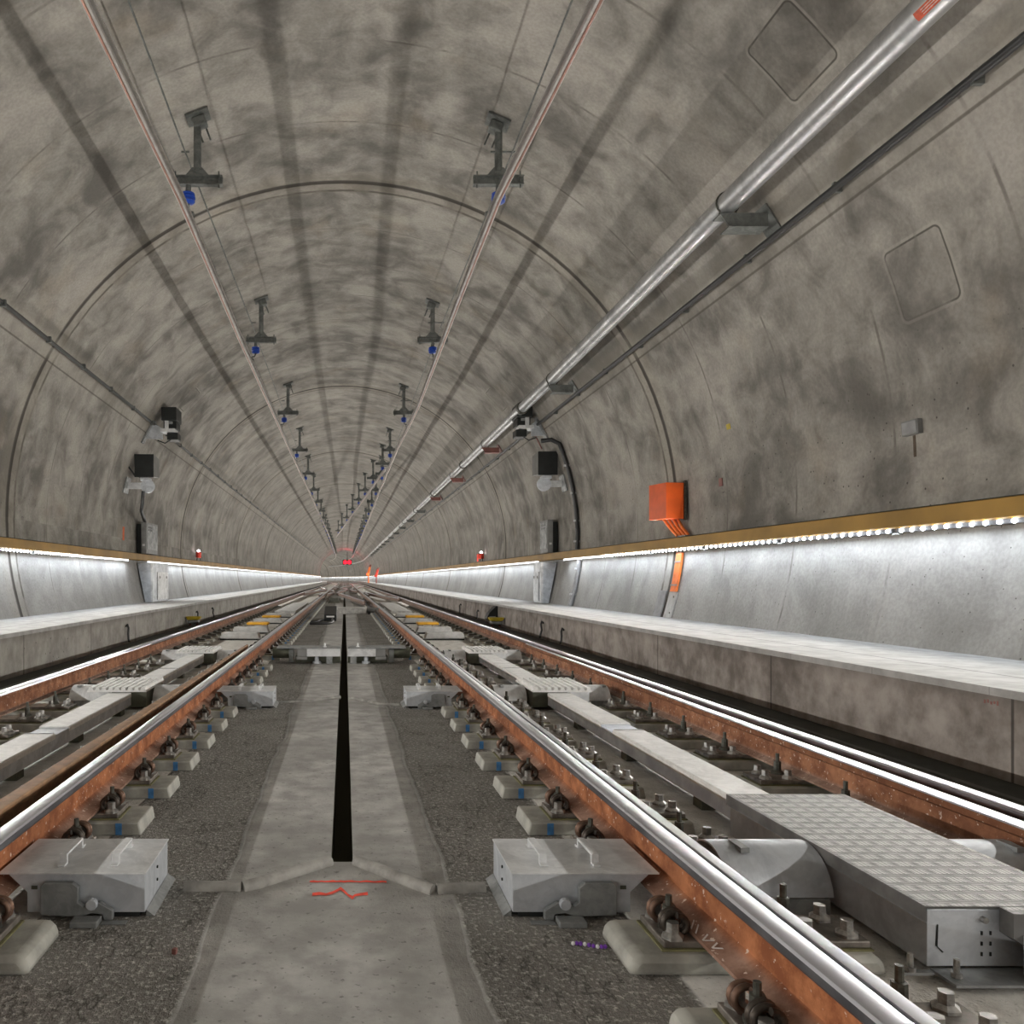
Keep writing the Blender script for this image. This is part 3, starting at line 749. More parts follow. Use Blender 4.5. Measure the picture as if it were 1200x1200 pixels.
MB().box(-.50, .42, 0, .9, .002, .20).build('slab_body', M['concbar'], t, bevel=.01)
MB().cyl((.45, .3, .12), (1.0, .1, .12), .09, 14).build('side_pipe', M['greyp'], t, smooth=40)
MB().box(.46, .86, -.15, -.02, .002, .09).build('foot_block', M['black'], t)
t = thing('sensor_box', 'black wedge-shaped box with white label and cable on the slab', 'sensor box', (-.345, 21.5, 0))
MB().prism([(-.05, .003), (-.05, .17), (1.1, .36), (1.2, .36), (1.2, .003)], 'x', -.165, .165).build('housing', M['black'], t, bevel=.01)
MB().box(-.10, .11, -.054, -.0505, .10, .14).build('label_plate', M['label'], t)
MB().tube([(.06, -.06, .05), (.08, -.5, .04), (.07, -1.1, .03), (0, -1.6, .03), (-.15, -1.75, .03), (-.47, -1.75, .03)], .035, 8).build('cable', M['cable'], t, smooth=60)
MB().tube([(-.17, .0, .04), (-.35, -.9, .03), (-.47, -.95, .03)], .03, 8).build('cable', M['cable'], t, smooth=60)

# drain conduits across the slab
def conduit(label, pts, r=.026):
    t = MB().tube([(p[0], p[1], p[2]) for p in pts], r, 12).build('drain_conduit', M['conduit'], smooth=50)
    return tag(t, label, 'conduit', 'concrete conduits across the slab')
conduit('slanting concrete conduit from the slot end towards the pipeless-side track', [U(386, 1010, .008), U(300, 1037, .008), U(284, 1041, .005)])
conduit('short straight conduit between slanting conduit and the large box, pipeless side', [U(283, 1041, .004), U(216, 1041, .004)])
conduit('slanting concrete conduit from the slot end towards the pipe-side track', [U(418, 1010, .008), U(495, 1040, .008), U(508, 1045, .005)])
conduit('short straight conduit between slanting conduit and the large box, pipe side', [U(512, 1044, .004), U(568, 1042, .004)])
conduit('thin distant conduit from the slot to the second box, pipeless side', [U(398, 817, .0), U(358, 823, .0), U(326, 823.5, -.004)], .02)
conduit('thin distant conduit from the slot to the second box, pipe side', [U(411, 818, .0), U(446, 826, .0), U(468, 827, -.004)], .02)
# red spray marks and small litter on the slab
def strip(name, label, pts, w, mat, cat='paint mark', z=.0022):
    mb = MB(); vs = []; fs = []
    for i, (u, v) in enumerate(pts):
        p = U(u, v, z); k = w * (.75 + .5 * random.random())
        vs += [(p.x, p.y - k, z), (p.x, p.y + k, z)]
        if i: fs.append((2 * i - 2, 2 * i, 2 * i + 1, 2 * i - 1))
    return tag(mb.add(vs, fs).build(name, mat), label, cat)
strip('spray_line', 'straight red sprayed line on the slab before the slot end', [(363 + 4.5 * k, 1033 + random.uniform(-.5, .5)) for k in range(21)], .009, M['spray'])
mb_pts = [(366, 1048), (374, 1047), (382, 1048), (390, 1046), (396, 1043), (399, 1041), (403, 1044), (408, 1049), (413, 1052), (416, 1049), (422, 1048), (431, 1047)]
strip('spray_arrow', 'ragged red sprayed arrow below the straight red line', mb_pts, .013, M['spray'])
t = thing('bead_string', 'small purple and white bead string on the slab by the bracket foot', 'bead string', U(690, 1110, 0))
for k in range(9):
    a = -2.6 + k * .26
    MB().lathe((-.045 + .0115 * k, .012 * math.sin(a * 2), .001), [(.003, 0), (.0062, .004), (.0062, .008), (.003, .012)], 8).build('bead', M['purple'] if k % 3 else M['label'], t)
tag(MB().prism([(-.008, 0), (.006, -.004), (.009, .010), (-.002, .016)], 'z', .001, .018).build('orange_scrap', M['oxide'], loc=U(204, 1119, 0), bevel=.002), 'tiny orange scrap on the rough slab below the box', 'scrap')
t = thing('chalk_mark', 'white chalk strokes on the foot of the inner pipe-side rail', 'chalk mark', (0, 0, 0))
for k, (y0, y1, x0, x1) in enumerate(((2.36, 2.40, 1.066, 1.092), (2.33, 2.37, 1.066, 1.092), (2.285, 2.305, 1.066, 1.09), (2.265, 2.285, 1.09, 1.066), (2.235, 2.25, 1.07, 1.092), (2.215, 2.235, 1.092, 1.07))):
    zz = lambda x: RB + .0115 + (x - 1.055) * .015 / .043 + .0012
    MB().add([(x0, y0, zz(x0)), (x1, y1, zz(x1)), (x1, y1 + .008, zz(x1)), (x0, y0 + .008, zz(x0))], [(0, 1, 2, 3)]).build('stroke', M['chalk'], t)
for k, (s, y, w) in enumerate(((1, 3.42, .05), (1, 3.98, .05))):
    tag(MB().box(-.05, .05, -.035, .035, .001, .075).build('orange_shim', M['orangepad'], loc=(1.36, y, 0), bevel=.004), ('nearer' if k == 0 else 'farther') + ' orange shim block behind the inner pipe-side rail', 'shim block')

# ------------------------------------------------------------------ handrail trough with LED bars
TR = [(-.155, 1.585), (-.165, 1.60), (-.150, 1.745), (-.135, 1.752), (-.012, 1.752), (-.012, 1.585)]   # x measured from the lining at 5.15
for s in (1, -1):
    xw = 5.155
    t = thing('handrail_trough', 'long ochre yellow handrail trough along the wall ' + SIDEW[s], 'handrail')
    MB().sweep([(s * (xw + p[0]), p[1]) for p in TR], YS).build('trough_profile', M['ochre'], t)
    MB().sweep([(s * (xw - .152), 1.7525), (s * (xw - .152), 1.7575), (s * (xw - .02), 1.7575), (s * (xw - .02), 1.7525)], YS).build('top_edge', M['gutter'], t)
    skip = (19.0, 21.65) if s < 0 else (18.2, 20.6)
    y = 3.4 - 1.92 * 2; k = 0
    edges = []
    while y < 62:
        edges.append((y, y + 1.92)); y += 1.92
    while y < 250:
        edges.append((y, y + 9.6)); y += 9.6
    grp = 'LED bars under the handrail ' + SIDEW[s]
    for y0, y1 in edges:
        if y0 < (4.5 if s > 0 else 10.5): continue
        if y0 < skip[1] and y1 > skip[0]: y0, y1 = (y0, skip[0]) if y0 < skip[0] - .4 else (skip[1], y1)
        k += 1
        lab = f'{nth(k)} white LED bar from the near end under the ochre handrail {SIDEW[s]}' if k <= 12 else 'white LED bar far along under the ochre handrail ' + SIDEW[s]
        t = thing('led_light_bar', lab, 'light bar', (0, 0, 0), grp)
        c = s * (xw - .135)
        n = 1 if y1 < 160 else 4
        yy = [y0 + .03 + (y1 - .06 - y0) * q / n for q in range(n + 1)]
        MB().sweep([(c - .016, 1.5495), (c - .016, 1.5845), (c + .016, 1.5845), (c + .016, 1.5495)], yy).build('bar_body', M['ledbar' if y0 < 13.5 else 'ledfar'], t); bb = COL.objects[-1]
        if y0 < 16:
            yl = y0 + .08
            while yl < y1 - .05:
                MB().lathe((0, 0, 0), [(.005, -.018), (.015, -.010), (.018, 0), (.015, .010), (.005, .018)], 8).build('led_diode', M['led'], bb, loc=(c - s * .019, yl, 1.566)) if yl < 15.5 else None
                yl += .134
        MB().box(c - .022, c + .022, y1 - .05, y1 + .02, 1.535, 1.549).build('end_clip', M['hang'], t)

# ------------------------------------------------------------------ overhead conductor rails and their hangers
KZ = CZ + 4.45
def cond_x(s, y):
    if s > 0: pts = [(-26, 2.35), (0, 2.12), (6.2, 2.02), (9.6, 1.86), (21, 1.97), (28, 1.87), (41, 1.83), (68, 1.92), (127, 1.75), (220, 1.8)]
    else: pts = [(-26, -2.3), (0, -2.06), (6.3, -1.975), (9.4, -1.905), (15, -1.925), (28, -1.87), (41, -1.79), (59, -1.72), (87, -1.6), (220, -1.75)]
    for (a, p), (b, q) in zip(pts, pts[1:]):
        if a <= y <= b: return p + (q - p) * (y - a) / (b - a) + bend(y)
    return pts[-1][1] + bend(y)
CP = [(-.045, .105), (-.045, .09), (-.012, .085), (-.012, .07), (-.03, .05), (-.03, .015), (-.012, .004), (-.007, -.008), (.007, -.008), (.012, .004), (.03, .015), (.03, .05), (.012, .07), (.012, .085), (.045, .09), (.045, .105)]
CM = [0, 0, 1, 1, 0, 0, 2, 2, 2, 0, 0, 1, 1, 0, 0, 0]
CYS = [-10, 0, 3, 6.2, 9.45, 12, 15, 18, 21, 24.5, 28, 31, 37, 41, 48, 60, 80, 100, 130, 160, 175, 190, 205]
def conductor(name, label, path):
    mb = MB(); n = len(CP); vs = []; fs = []; ms = []
    for x, y, z in path: vs += [(x + p[0], y, z + p[1]) for p in CP]
    for i in range(len(path) - 1):
        for k in range(n):
            fs.append((i * n + k, i * n + (k + 1) % n, (i + 1) * n + (k + 1) % n, (i + 1) * n + k)); ms.append(CM[k])
    fs += [tuple(range(n))[::-1], tuple(range((len(path) - 1) * n, len(path) * n))]; ms += [0, 0]
    mb.v, mb.f, mb.m = vs, fs, ms
    return tag(mb.build(name, [M['alu'], M['alud'], M['copper']]), label, 'conductor rail')
conductor('ceiling_conductor_rail', 'pale aluminium overhead conductor rail above the track under the silver pipe', [(cond_x(1, y), y, KZ) for y in CYS])
conductor('ceiling_conductor_rail', 'pale aluminium overhead conductor rail above the track without the pipe', [(cond_x(-1, y), y, KZ) for y in CYS])
def cross_x(y): return 1.72 - (y - 33.5) * 2.55 / 53.5
conductor('ceiling_conductor_rail', 'slanting overhead conductor rail crossing from one track to the other far ahead', [(cross_x(y), y, KZ + .03) for y in (33.5, 45, 60, 75, 88)])
# thin earth wires
for s in (1, -1):
    pts = []
    for y in (-8, 2, 10, 16.8, 24, 31, 38, 60, 100, 150):
        x = (1.86 + .28 if s > 0 else -1.95) if y < 12 else (2.08 if s > 0 else -1.90)
        pts.append((x, y, CZ + 5.33))
    tag(MB().tube(pts, .011, 6).build('ceiling_wire', M['hang'], smooth=60), 'thin dark wire clamped to the hangers ' + SIDEW[s], 'wire')
def make_hanger():
    t = thing('conductor_hanger', 'tmp', 'hanger')     # origin: under the post axis at conductor level
    return t
def hanger(s, x, y, ins_dx, label, group, detail=True, zc=KZ, half=.315):
    t = thing('conductor_hanger', label, 'hanger', (0, 0, 0), group)
    ztop = TZ + math.sqrt(R * R - (x - bend(y)) ** 2)
    tilt = math.atan2(x - bend(y), math.sqrt(R * R - (x - bend(y)) ** 2))
    zb = zc + .52                                     # cross beam level
    ca, sa = math.cos(tilt), math.sin(tilt)
    def P(a, b, dy): return (x + a * ca + b * sa, y + dy, ztop - .004 + b * ca - a * sa)
    mb = MB(); mb.hexa([P(a, b, d) for b in (-.035, -.008) for d in (-.13, .13) for a in (-.15, .15)])
    mb.build('mounting_plate', M['hang'], t, bevel=.003)
    MB().hexa([P(a, b, d) for b in (-.16, -.036) for d in (-.07, .07) for a in (-.085, .085)]).build('head_bracket', M['hang'], t, bevel=.02)
    zh = P(0, -.15, 0)[2]
    MB().cyl((x, y, zb + .13), (x, y, zh), .048, 14).build('post', M['hang'], t, smooth=40)
    MB().prism([(x - .15, zb + .07), (x + .15, zb + .07), (x + .06, zb + .17), (x - .06, zb + .17)], 'y', y - .03, y + .03).build('gusset', M['hang'], t, bevel=.004)
    mb = MB(); mb.prism([(-.045, 0), (.045, 0), (.045, .012), (.012, .016), (.012, .098), (.045, .102), (.045, .114), (-.045, .114), (-.045, .102), (-.012, .098), (-.012, .016), (-.045, .012)], 'x', x - half, x + half)
    b = mb.build('cross_beam', M['hang'], t, loc=(0, y, zb - .045))
    if detail:
        for q in (-.27, .27):
            MB().cyl((x + q * half / .315, y - .02, zb - .085), (x + q * half / .315, y - .02, zb + .12), .010, 8).build('bolt', M['hang'], t)
        for a, b_ in ((-.05, .05), (.05, .05)):
            MB().cyl(P(a, -.30, .085), P(a, -.037, .085), .012, 8).build('anchor_rod', M['hang'], t)
        w = 1 if s > 0 else -1
        MB().cyl((x - .10, y - .01, zb + .37), (x + .22 * w + .02, y - .01, zb + .37), .013, 8).build('wire_clamp', M['hang'], t)
    xi = x + ins_dx
    MB().cyl((xi, y, zb - .13), (xi, y, zb - .046), .034, 12).build('rod', M['hang'], t)
    prof = [(.03, -.085), (.075, -.075), (.09, -.06), (.085, -.045), (.065, -.04), (.065, -.03), (.095, -.022), (.095, -.005), (.065, .003), (.065, .012), (.09, .022), (.088, .04), (.06, .055)]
    MB().lathe((xi, y, zb - .19), [(r * .95, z) for r, z in prof], 16).build('insulator', M['blue'], t, smooth=50)
    cx = cond_x(s, y) if zc == KZ else cross_x(y)
    MB().tube([(xi, y, zb - .276), (xi + (cx - xi) * .2, y, zb - .33), (cx, y, zc + .165), (cx, y, zc + .106)], .016, 8).build('drop_clamp', M['hang'], t)
    MB().box(cx - .062, cx + .062, y - .04, y + .04, zc + .108, zc + .135).build('rail_clamp', M['hang'], t)
    return t
HY = [10.05, 16.75, 24.1, 31.1, 38.1] + [45.1 + 7 * k for k in range(17)]
for s, word in ((-1, 'over the track without the pipe'), (1, 'over the track under the pipe')):
    grp = 'conductor rail hangers ' + word
    for k, y in enumerate(HY):
        x = [-1.80, -1.70, -1.66, -1.70][min(k, 3)] if s < 0 else [1.97, 1.88, 1.82, 1.80][min(k, 3)]
        x += bend(y)
        lab = f'{nth(k + 1)} grey hanger with blue insulator from the near end, {word}' if k < 8 else f'small distant hanger {word}, among the far close-set ones'
        hanger(s, x, y, -.115 if s < 0 else .0, lab, grp, detail=k < 5)
for k, y in enumerate([35, 40, 45.5, 51, 58, 66, 75, 84]):
    hanger(1, cross_x(y) + .05, y, 0.0, f'{nth(k + 1)} hanger along the slanting crossing conductor rail', 'hangers of the crossing conductor rail', detail=False, zc=KZ + .03)
# ------------------------------------------------------------------ silver pipe with brackets, feeder cables
def pipe_pt(y):
    k = 1.0 if y < 9 else 1.0
    return (3.97 + bend(y), y, CZ + 3.845) if y < 10 else (4.0 + bend(y), y, CZ + 3.80)
PY = [-12, 0, 8.3, 15, 24, 40, 60, 90, 120, 150, 165, 180, 195, 210, 225, 240, 255]
t = thing('ceiling_water_pipe', 'shiny galvanised silver pipe running along the upper vault', 'pipe')
MB().tube([pipe_pt(y) for y in PY], .11, 24).build('pipe_run', M['pipe'], t, smooth=60)
for y in (17.85, 26.8, 35.8, 44.8, 53.8):
    p = pipe_pt(y)
    MB().lathe((0, 0, 0), [(.112, -.06), (.135, -.055), (.135, .055), (.112, .06)], 24).build('coupling', M['boltd'], t, smooth=40)
    o = [c for c in COL.objects if c.parent == t][-1]; o.location = p; o.rotation_euler = (PI / 2, 0, 0)
def lab_pt(y, a, r=.1115): p = pipe_pt(y); return (p[0] + r * math.cos(a), y, p[2] + r * math.sin(a))
a0, a1 = math.radians(205), math.radians(238)
mb = MB(); vs = [lab_pt(y, a0 + (a1 - a0) * k / 5) for y in (5.05, 5.40) for k in range(6)]
mb.add(vs, [(k, k + 1, 7 + k, 6 + k) for k in range(5)]); mb.build('sticker', M['sticker'], t, smooth=60)
for j in range(3):
    aa = a0 + (a1 - a0) * (.25 + .25 * j)
    mb = MB(); vs = [lab_pt(y, aa + q, .1121) for y in (5.10, 5.34) for q in (-.02, .02)]
    mb.add(vs, [(0, 1, 3, 2)]).build('sticker_line', M['chalk'], t)
for k, y in enumerate([8.25, 15.3, 22.6, 29.4, 36.3, 43.3, 50.3, 57.3, 64.3, 71.3, 78.3, 85.3, 92.3, 99.3, 106.3, 113.3, 120.3, 127.3]):
    p = pipe_pt(y); mat = 'hang' if k < 2 else 'oxide' if k < 5 else 'hang'
    lab = f'{nth(k + 1)} {"grey" if mat == "hang" else "reddish"} bracket holding the silver pipe, from the near end' if k < 9 else 'small distant dark bracket under the silver pipe'
    t = thing('ceiling_pipe_bracket', lab, 'pipe bracket', (0, 0, 0), 'brackets of the silver pipe')
    th = math.atan2(p[2] - TZ, p[0]) - .085
    er = Vector((math.cos(th), 0, math.sin(th))); et = Vector((math.sin(th), 0, -math.cos(th)))
    c = Vector((0, y, TZ))
    z0 = p[2] - .135
    xw = wall_x(z0 - .06) - .03
    MB().prism([(p[0] - .10, z0), (p[0] - .02, z0 - .125), (xw - .04, z0 - .125), (xw - .04, z0)], 'y', y - .09, y - .078).build('side_web', M[mat], t)
    MB().box(p[0] - .10, xw - .03, y - .09, y + .09, z0 - .0001, z0 + .012).build('top_plate', M[mat], t, bevel=.002)
    MB().prism([(p[0] - .02, z0 - .135), (xw - .04, z0 - .135), (xw - .04, z0 - .125), (p[0] - .02, z0 - .125)], 'y', y - .11, y + .09).build('bottom_lip', M[mat], t)
    zz0, zz1 = z0 - .16, z0 + .09
    MB().prism([(wall_x(zz0) - .022, zz0), (wall_x(zz1) - .022, zz1), (wall_x(zz1) - .004, zz1), (wall_x(zz0) - .004, zz0)], 'y', y - .13, y + .13).build('wall_plate', M[mat], t)
    pts = [(p[0] + .118 * math.cos(a), y - .03, p[2] + .118 * math.sin(a)) for a in [math.radians(q) for q in range(-45, 226, 15)]]
    pts = [(pts[0][0], y - .03, z0 + .0)] + pts + [(pts[-1][0], y - .03, z0)]
    MB().tube(pts, .009, 7).build('pipe_strap', M['boltd'], t, smooth=60)
FY = [-12, 0, 6, 12, 20, 30, 45, 60, 80, 100, 130, 160, 175, 190, 205, 220, 235]
for s, zc, r_ in ((1, CZ + 3.50, .034), (-1, CZ + 3.58, .030)):
    x = wall_x(zc) - .075
    t = thing('ceiling_feeder_cable', 'black feeder cable clipped along the vault ' + ('below the silver pipe' if s > 0 else 'without the pipe'), 'cable')
    MB().tube([(s * x + bend(y), y, zc + .012 * math.sin(y)) for y in FY], r_, 12).build('cable_run', M['cable'], t, smooth=60)
    for k in range(40):
        y = 5.6 + 1.6 * k if k < 20 else 37.6 + 3.2 * (k - 20)
        MB().box(-.02, .055, -.018, .018, -.045, .045).build('cable_clip', M['hang'], t, loc=(s * (x + .012), y, zc + .012 * math.sin(y)))

# ------------------------------------------------------------------ wall equipment, one set each side
def equipment(s, d, camx, dl, dep):
    g = 'wall equipment ' + SIDEW[s]; sd = SIDEW[s]
    S = lambda u: u * s
    def bx(t, x0, x1, y0, y1, z0, z1, n, m, bv=.004):
        p, q = sorted((s * x0, s * x1)); return MB().box(p, q, y0, y1, z0, z1).build(n, M[m] if isinstance(m, str) else m, t, bevel=bv)
    # galvanised locker on the walkway
    t = thing('walkway_locker', 'galvanised steel locker standing on the walkway under the handrail ' + sd, 'locker')
    xi = 4.76
    MB().prism([(s * xi, WZ + .004), (s * 4.93, WZ + .004), (s * 5.13, 1.535), (s * xi, 1.535)], 'y', dl, dl + dep).build('cabinet_body', M['galv'], t, bevel=.006)
    a, b = sorted((s * (xi - .022), s * (xi - .001)))
    dr = MB().box(a, b, dl + dep * .30, dl + dep - .03, WZ + .05, 1.30).build('door', M['galv_l'] if s < 0 else M['galv'], t, bevel=.004)
    for q in (.42, .85):
        MB().cyl((s * (xi - .03), dl + dep * q, 1.17), (s * (xi - .0225), dl + dep * q, 1.17), .035, 12).build('latch', M['boltd'], dr)
    a, b = sorted((s * (xi - .028), s * (xi + .03)))
    MB().box(a, b, dl - .02, dl - .0005, WZ + .01, 1.53).build('corner_post', M['galv_l'], t, bevel=.004)
    for q in (.1, dep - .1): MB().box(s * 4.83 - .04, s * 4.83 + .04, dl - .05 + q, dl + .05 + q, WZ + .0005, WZ + .0038).build('foot', M['black'], t)
    # control cabinet above the handrail
    t = thing('wall_mount_cabinet', 'grey control cabinet standing above the handrail ' + sd, 'cabinet')
    e = dl + (1.2 if s < 0 else .75)
    bx(t, 4.90, 5.03, dl, e, 1.765, 2.55, 'cabinet_body', 'greyp')
    bx(t, 5.031, 5.145, dl + .02, e - .02, 1.765, 2.50, 'back_shadow', 'black')  # black block in place of the shadow between cabinet and wall
    dr = bx(t, 4.888, 4.899, dl + .05, e - .05, 1.86, 2.50, 'door', 'galv_d')
    for z in (2.36, 2.43):
        for q in (.2, .35, .5): MB().cyl((s * 4.883, dl + q, z), (s * 4.8878, dl + q, z), .024, 8).build('vent_hole', M['black'], dr)
    bx(t, 4.94, 5.0, dl - .008, dl - .0005, 1.95, 2.0, 'label_plate', 'paleplate', 0)
    # loudspeaker
    t = thing('wall_mount_loudspeaker', 'dark square loudspeaker on a bracket, high on the wall ' + sd, 'loudspeaker')
    cx, cz = (4.575 if s < 0 else 4.62), 3.74
    x0, x1, z0, z1 = cx - .215, cx + .215, cz - .27, cz + .26
    P = []
    for (hx, hz, y) in ((1, 1, d - .12), (.86, .84, d + .42)):
        P.append([(s * (cx + q * .215 * hx + (.0 if hx == 1 else -.04)), y, cz + w * .265 * hz) for w in (-1, 1) for q in (-1, 1)])
    v = P[0] + P[1]
    MB().add(v, [(0, 1, 3, 2), (4, 6, 7, 5), (0, 4, 5, 1), (2, 3, 7, 6), (0, 2, 6, 4), (1, 5, 7, 3)]).build('enclosure', M['greyp'], t, bevel=.01)
    bx(t, x0 - .005, x1 + .005, d - .150, d - .121, z0, z1, 'front_grille', M['black'], .004)
    bx(t, cx - .10, cx + .10, d - .1, d + .2, cz - .345, cz - .272, 'yoke', M['galv'])
    MB().cyl((s * (cx - .05), d - .02, cz - .46), (s * (cx - .05), d + .05, cz - .46), .16, 18).build('swivel_plate', M['galv'], t, smooth=40)
    bx(t, cx - .02, wall_x(cz - .40) - .035, d + .051, d + .075, cz - .52, cz - .37, 'arm', M['galv_l'])
    zz0, zz1 = cz - .62, cz - .26
    MB().prism([(s * (wall_x(zz0) - .034), zz0), (s * (wall_x(zz1) - .034), zz1), (s * (wall_x(zz1) - .004), zz1), (s * (wall_x(zz0) - .004), zz0)], 'y', d - .16, d + .22).build('wall_plate', M['galv_d'], t)
    if s < 0: MB().tube([(-cx - .02, d - .05, cz - .29), (-cx - .22, d - .12, cz - .22), (-cx - .36, d - .14, cz - .02), (-cx - .36, d - .12, cz + .22), (-cx - .24, d - .04, cz + .43)], .022, 8).build('cable', M['cable'], t, smooth=60)
    # projector-like black unit
    t = thing('ceiling_mount_camera', 'black two-part camera unit on a pale bracket, highest on the wall ' + sd, 'camera unit')
    cx, cz = camx, CZ + 3.60
    bx(t, cx - .19, cx + .16, d - .1, d + .5, cz + .05, cz + .36, 'hood_housing', M['black'], .015)
    bx(t, cx - .17, cx + .13, d + .0, d + .45, cz - .12, cz + .049, 'lens_block', M['black'], .01)
    bx(t, cx - .09, cx + .06, d - .03, d - .001, cz - .02, cz + .04, 'lens_window', M['galv_d'], .004)
    bx(t, cx - .19, cx + .06, d + .05, d + .42, cz - .37, cz - .205, 'lower_housing', M['black'], .015)
    bx(t, cx + .0, cx + .09, d - .06, d - .031, cz - .2, cz + .10, 'side_yoke', M['galv_l'])
    bx(t, cx - .14, cx + .20, d - .05, d + .30, cz - .20, cz - .125, 'yoke_bar', M['galv_l'])
    zq = cz - .22
    MB().prism([(s * (cx + .16), cz - .36), (s * (cx + .16), cz - .10), (s * (wall_x(cz - .02) - .06), cz - .0), (s * (wall_x(cz - .35) - .06), cz - .34)], 'y', d + .05, d + .09).build('arm', M['galv'], t, bevel=.004)
    zz0, zz1 = cz - .45, cz + .06
    MB().prism([(s * (wall_x(zz0) - .05), zz0), (s * (wall_x(zz1) - .05), zz1), (s * (wall_x(zz1) - .004), zz1), (s * (wall_x(zz0) - .004), zz0)], 'y', d - .02, d + .16).build('wall_plate', M['galv_d'], t)
    MB().tube([(s * (cx - .05), d + .0, cz - .37), (s * (cx + .08), d - .04, cz - .47), (s * (cx + .26), d - .02, cz - .40)], .014, 7).build('cable', M['cable'], t, smooth=60)
equipment(-1, 18.6, 4.03, 20.0, 1.8)
equipment(1, 18.2, 4.13, 19.2, .8)
# conduits down to / along the cabinets
d = 18.6
tag(MB().tube([(-4.62, d - .03, 3.16), (-4.64, d - .02, 2.9), (-4.80, d + .5, 2.75), (-4.96, d + 1.5, 2.555)], .042, 10).build('wall_mount_conduit', M['cable'], smooth=60), 'short black conduit between loudspeaker bracket and grey cabinet on the pipeless side', 'conduit')
d = 17.5
pts = [(4.36, d + .1, CZ + 3.02), (4.55, d, CZ + 3.03)] + [(wall_x(z) - .055, d, z) for z in (CZ + 2.94, CZ + 2.75, CZ + 2.4, CZ + 2.0, CZ + 1.5, CZ + 1.0, CZ + .64)]
t = thing('wall_mount_conduit', 'curved black conduit running down the wall beside the pipe-side loudspeaker to the handrail', 'conduit')
MB().tube(pts, .048, 10).build('conduit_run', M['cable'], t, smooth=60)
for z in (3.6, 3.0, 2.4, 1.95):
    MB().box(-.075, .05, -.02, .02, -.02, .02).build('clip', M['galv_l'], t, loc=(wall_x(z) - .06, d - .012, z))
t = thing('wall_mount_conduit', 'dark grey conduit on the lower wall beside the pipe-side locker', 'conduit')
MB().tube([(wall_x(z) - .055, d - .25, z) for z in (1.53, 1.2, .9, WZ + .005)], .05, 10).build('conduit_run', M['greyplate'], t, smooth=60)
for z in (1.35, .8): MB().box(-.08, .05, -.02, .02, -.02, .02).build('clip', M['galv_l'], t, loc=(wall_x(z) - .06, d - .26, z))
tag(MB().tube([(wall_x(z, R - .04), 18.9, z) for z in (CZ + 3.85, CZ + 3.6, CZ + 3.3, CZ + 3.05)], .015, 7).build('wall_mount_conduit', M['oxide'], smooth=60), 'thin brown conduit behind the pipe-side camera bracket', 'conduit')
# orange hood with its cable tray
t = thing('orange_wall_hood', 'bright orange folded sheet hood on the wall above the handrail', 'hood')
Z0, Z1, Y0, Y1 = 2.03, 2.60, 11.98, 12.62
MB().add([(4.86, Y0 + .04, Z0), (4.86, Y0 + .04, Z1 - .02), (4.83, Y1, Z1), (4.83, Y1, Z0 + .02), (5.11, Y0, Z0), (5.11, Y0, Z1 - .03), (5.13, Y1 + .02, Z1), (5.13, Y1 + .02, Z0 + .02)],
         [(0, 1, 2, 3), (4, 7, 6, 5), (0, 4, 5, 1), (2, 6, 7, 3), (1, 5, 6, 2), (0, 3, 7, 4)]).build('hood_sheet', M['orange'], t, bevel=.008)
MB().box(4.98, 5.125, Y1 + .03, Y1 + .09, Z0 + .08, Z1 - .10).build('back_plate', M['black'], t)
MB().box(5.114, 5.14, Y0 - .03, Y0 + .04, Z0 - .02, Z1 + .0).build('wall_strip', M['boltd'], t)
for q in range(4):
    MB().tube([(4.93 + .05 * q, Y0 + .30 - .05 * q, Z0 + .01), (4.98 + .035 * q, Y0 + .18 - .06 * q, 1.90), (5.02 + .03 * q, Y0 + .02 - .06 * q, 1.775)], .022, 8).build('orange_cable', M['orange2'], t, smooth=60)
MB().box(5.02, 5.13, Y0 - .26, Y0 + .12, 1.7585, 1.775).build('base_bracket', M['galv_d'], t)
def on_wall(name, mat, y0, y1, z0, z1, off=.02, th=.02, par=None, s=1, bevel=.002):
    n = 4; vs = []
    for y in (y0, y1):
        for k in range(n + 1):
            z = z0 + (z1 - z0) * k / n
            for o_ in (off, off + th): vs.append((s * (wall_x(z) - o_), y, z))
    fs = []; W = 2 * (n + 1)
    for k in range(n):
        a = 2 * k
        fs += [(a + 1, W + a + 1, W + a + 3, a + 3), (a, a + 2, W + a + 2, W + a), (a, a + 1, a + 3, a + 2), (W + a, W + a + 2, W + a + 3, W + a + 1)]
    fs += [(0, W, W + 1, 1), (2 * n, 2 * n + 1, W + 2 * n + 1, W + 2 * n)]
    return MB().add(vs, fs).build(name, mat, par, bevel=bevel)
t = thing('wall_mount_cable_tray', 'orange cable tray hanging below the LED bar under the orange hood', 'cable tray')
on_wall('tray_sheet', M['orange2'], 12.02, 12.22, .94, 1.53, .02, .035, t)
on_wall('clip', M['galv_d'], 12.01, 12.23, 1.38, 1.40, .056, .008, t); on_wall('clip', M['galv_d'], 12.00, 12.24, 1.03, 1.05, .056, .008, t)
o = tag(on_wall('wall_cover_plate', M['greyplate'], 12.42, 12.72, WZ + .003, .95, .006, .02), 'grey cover plate on the lower wall below the orange tray', 'cover plate')
t = thing('wall_mount_cover_strip', 'pale grey cover strip with two screws below the orange tray', 'cover strip')
on_wall('strip', M['paleplate'], 12.02, 12.30, WZ + .003, .925, .006, .018, t)
for z in (.62, .86): MB().cyl((wall_x(z) - .03, 12.1, z), (wall_x(z) - .025, 12.1, z), .016, 8).build('screw', M['boltd'], t)
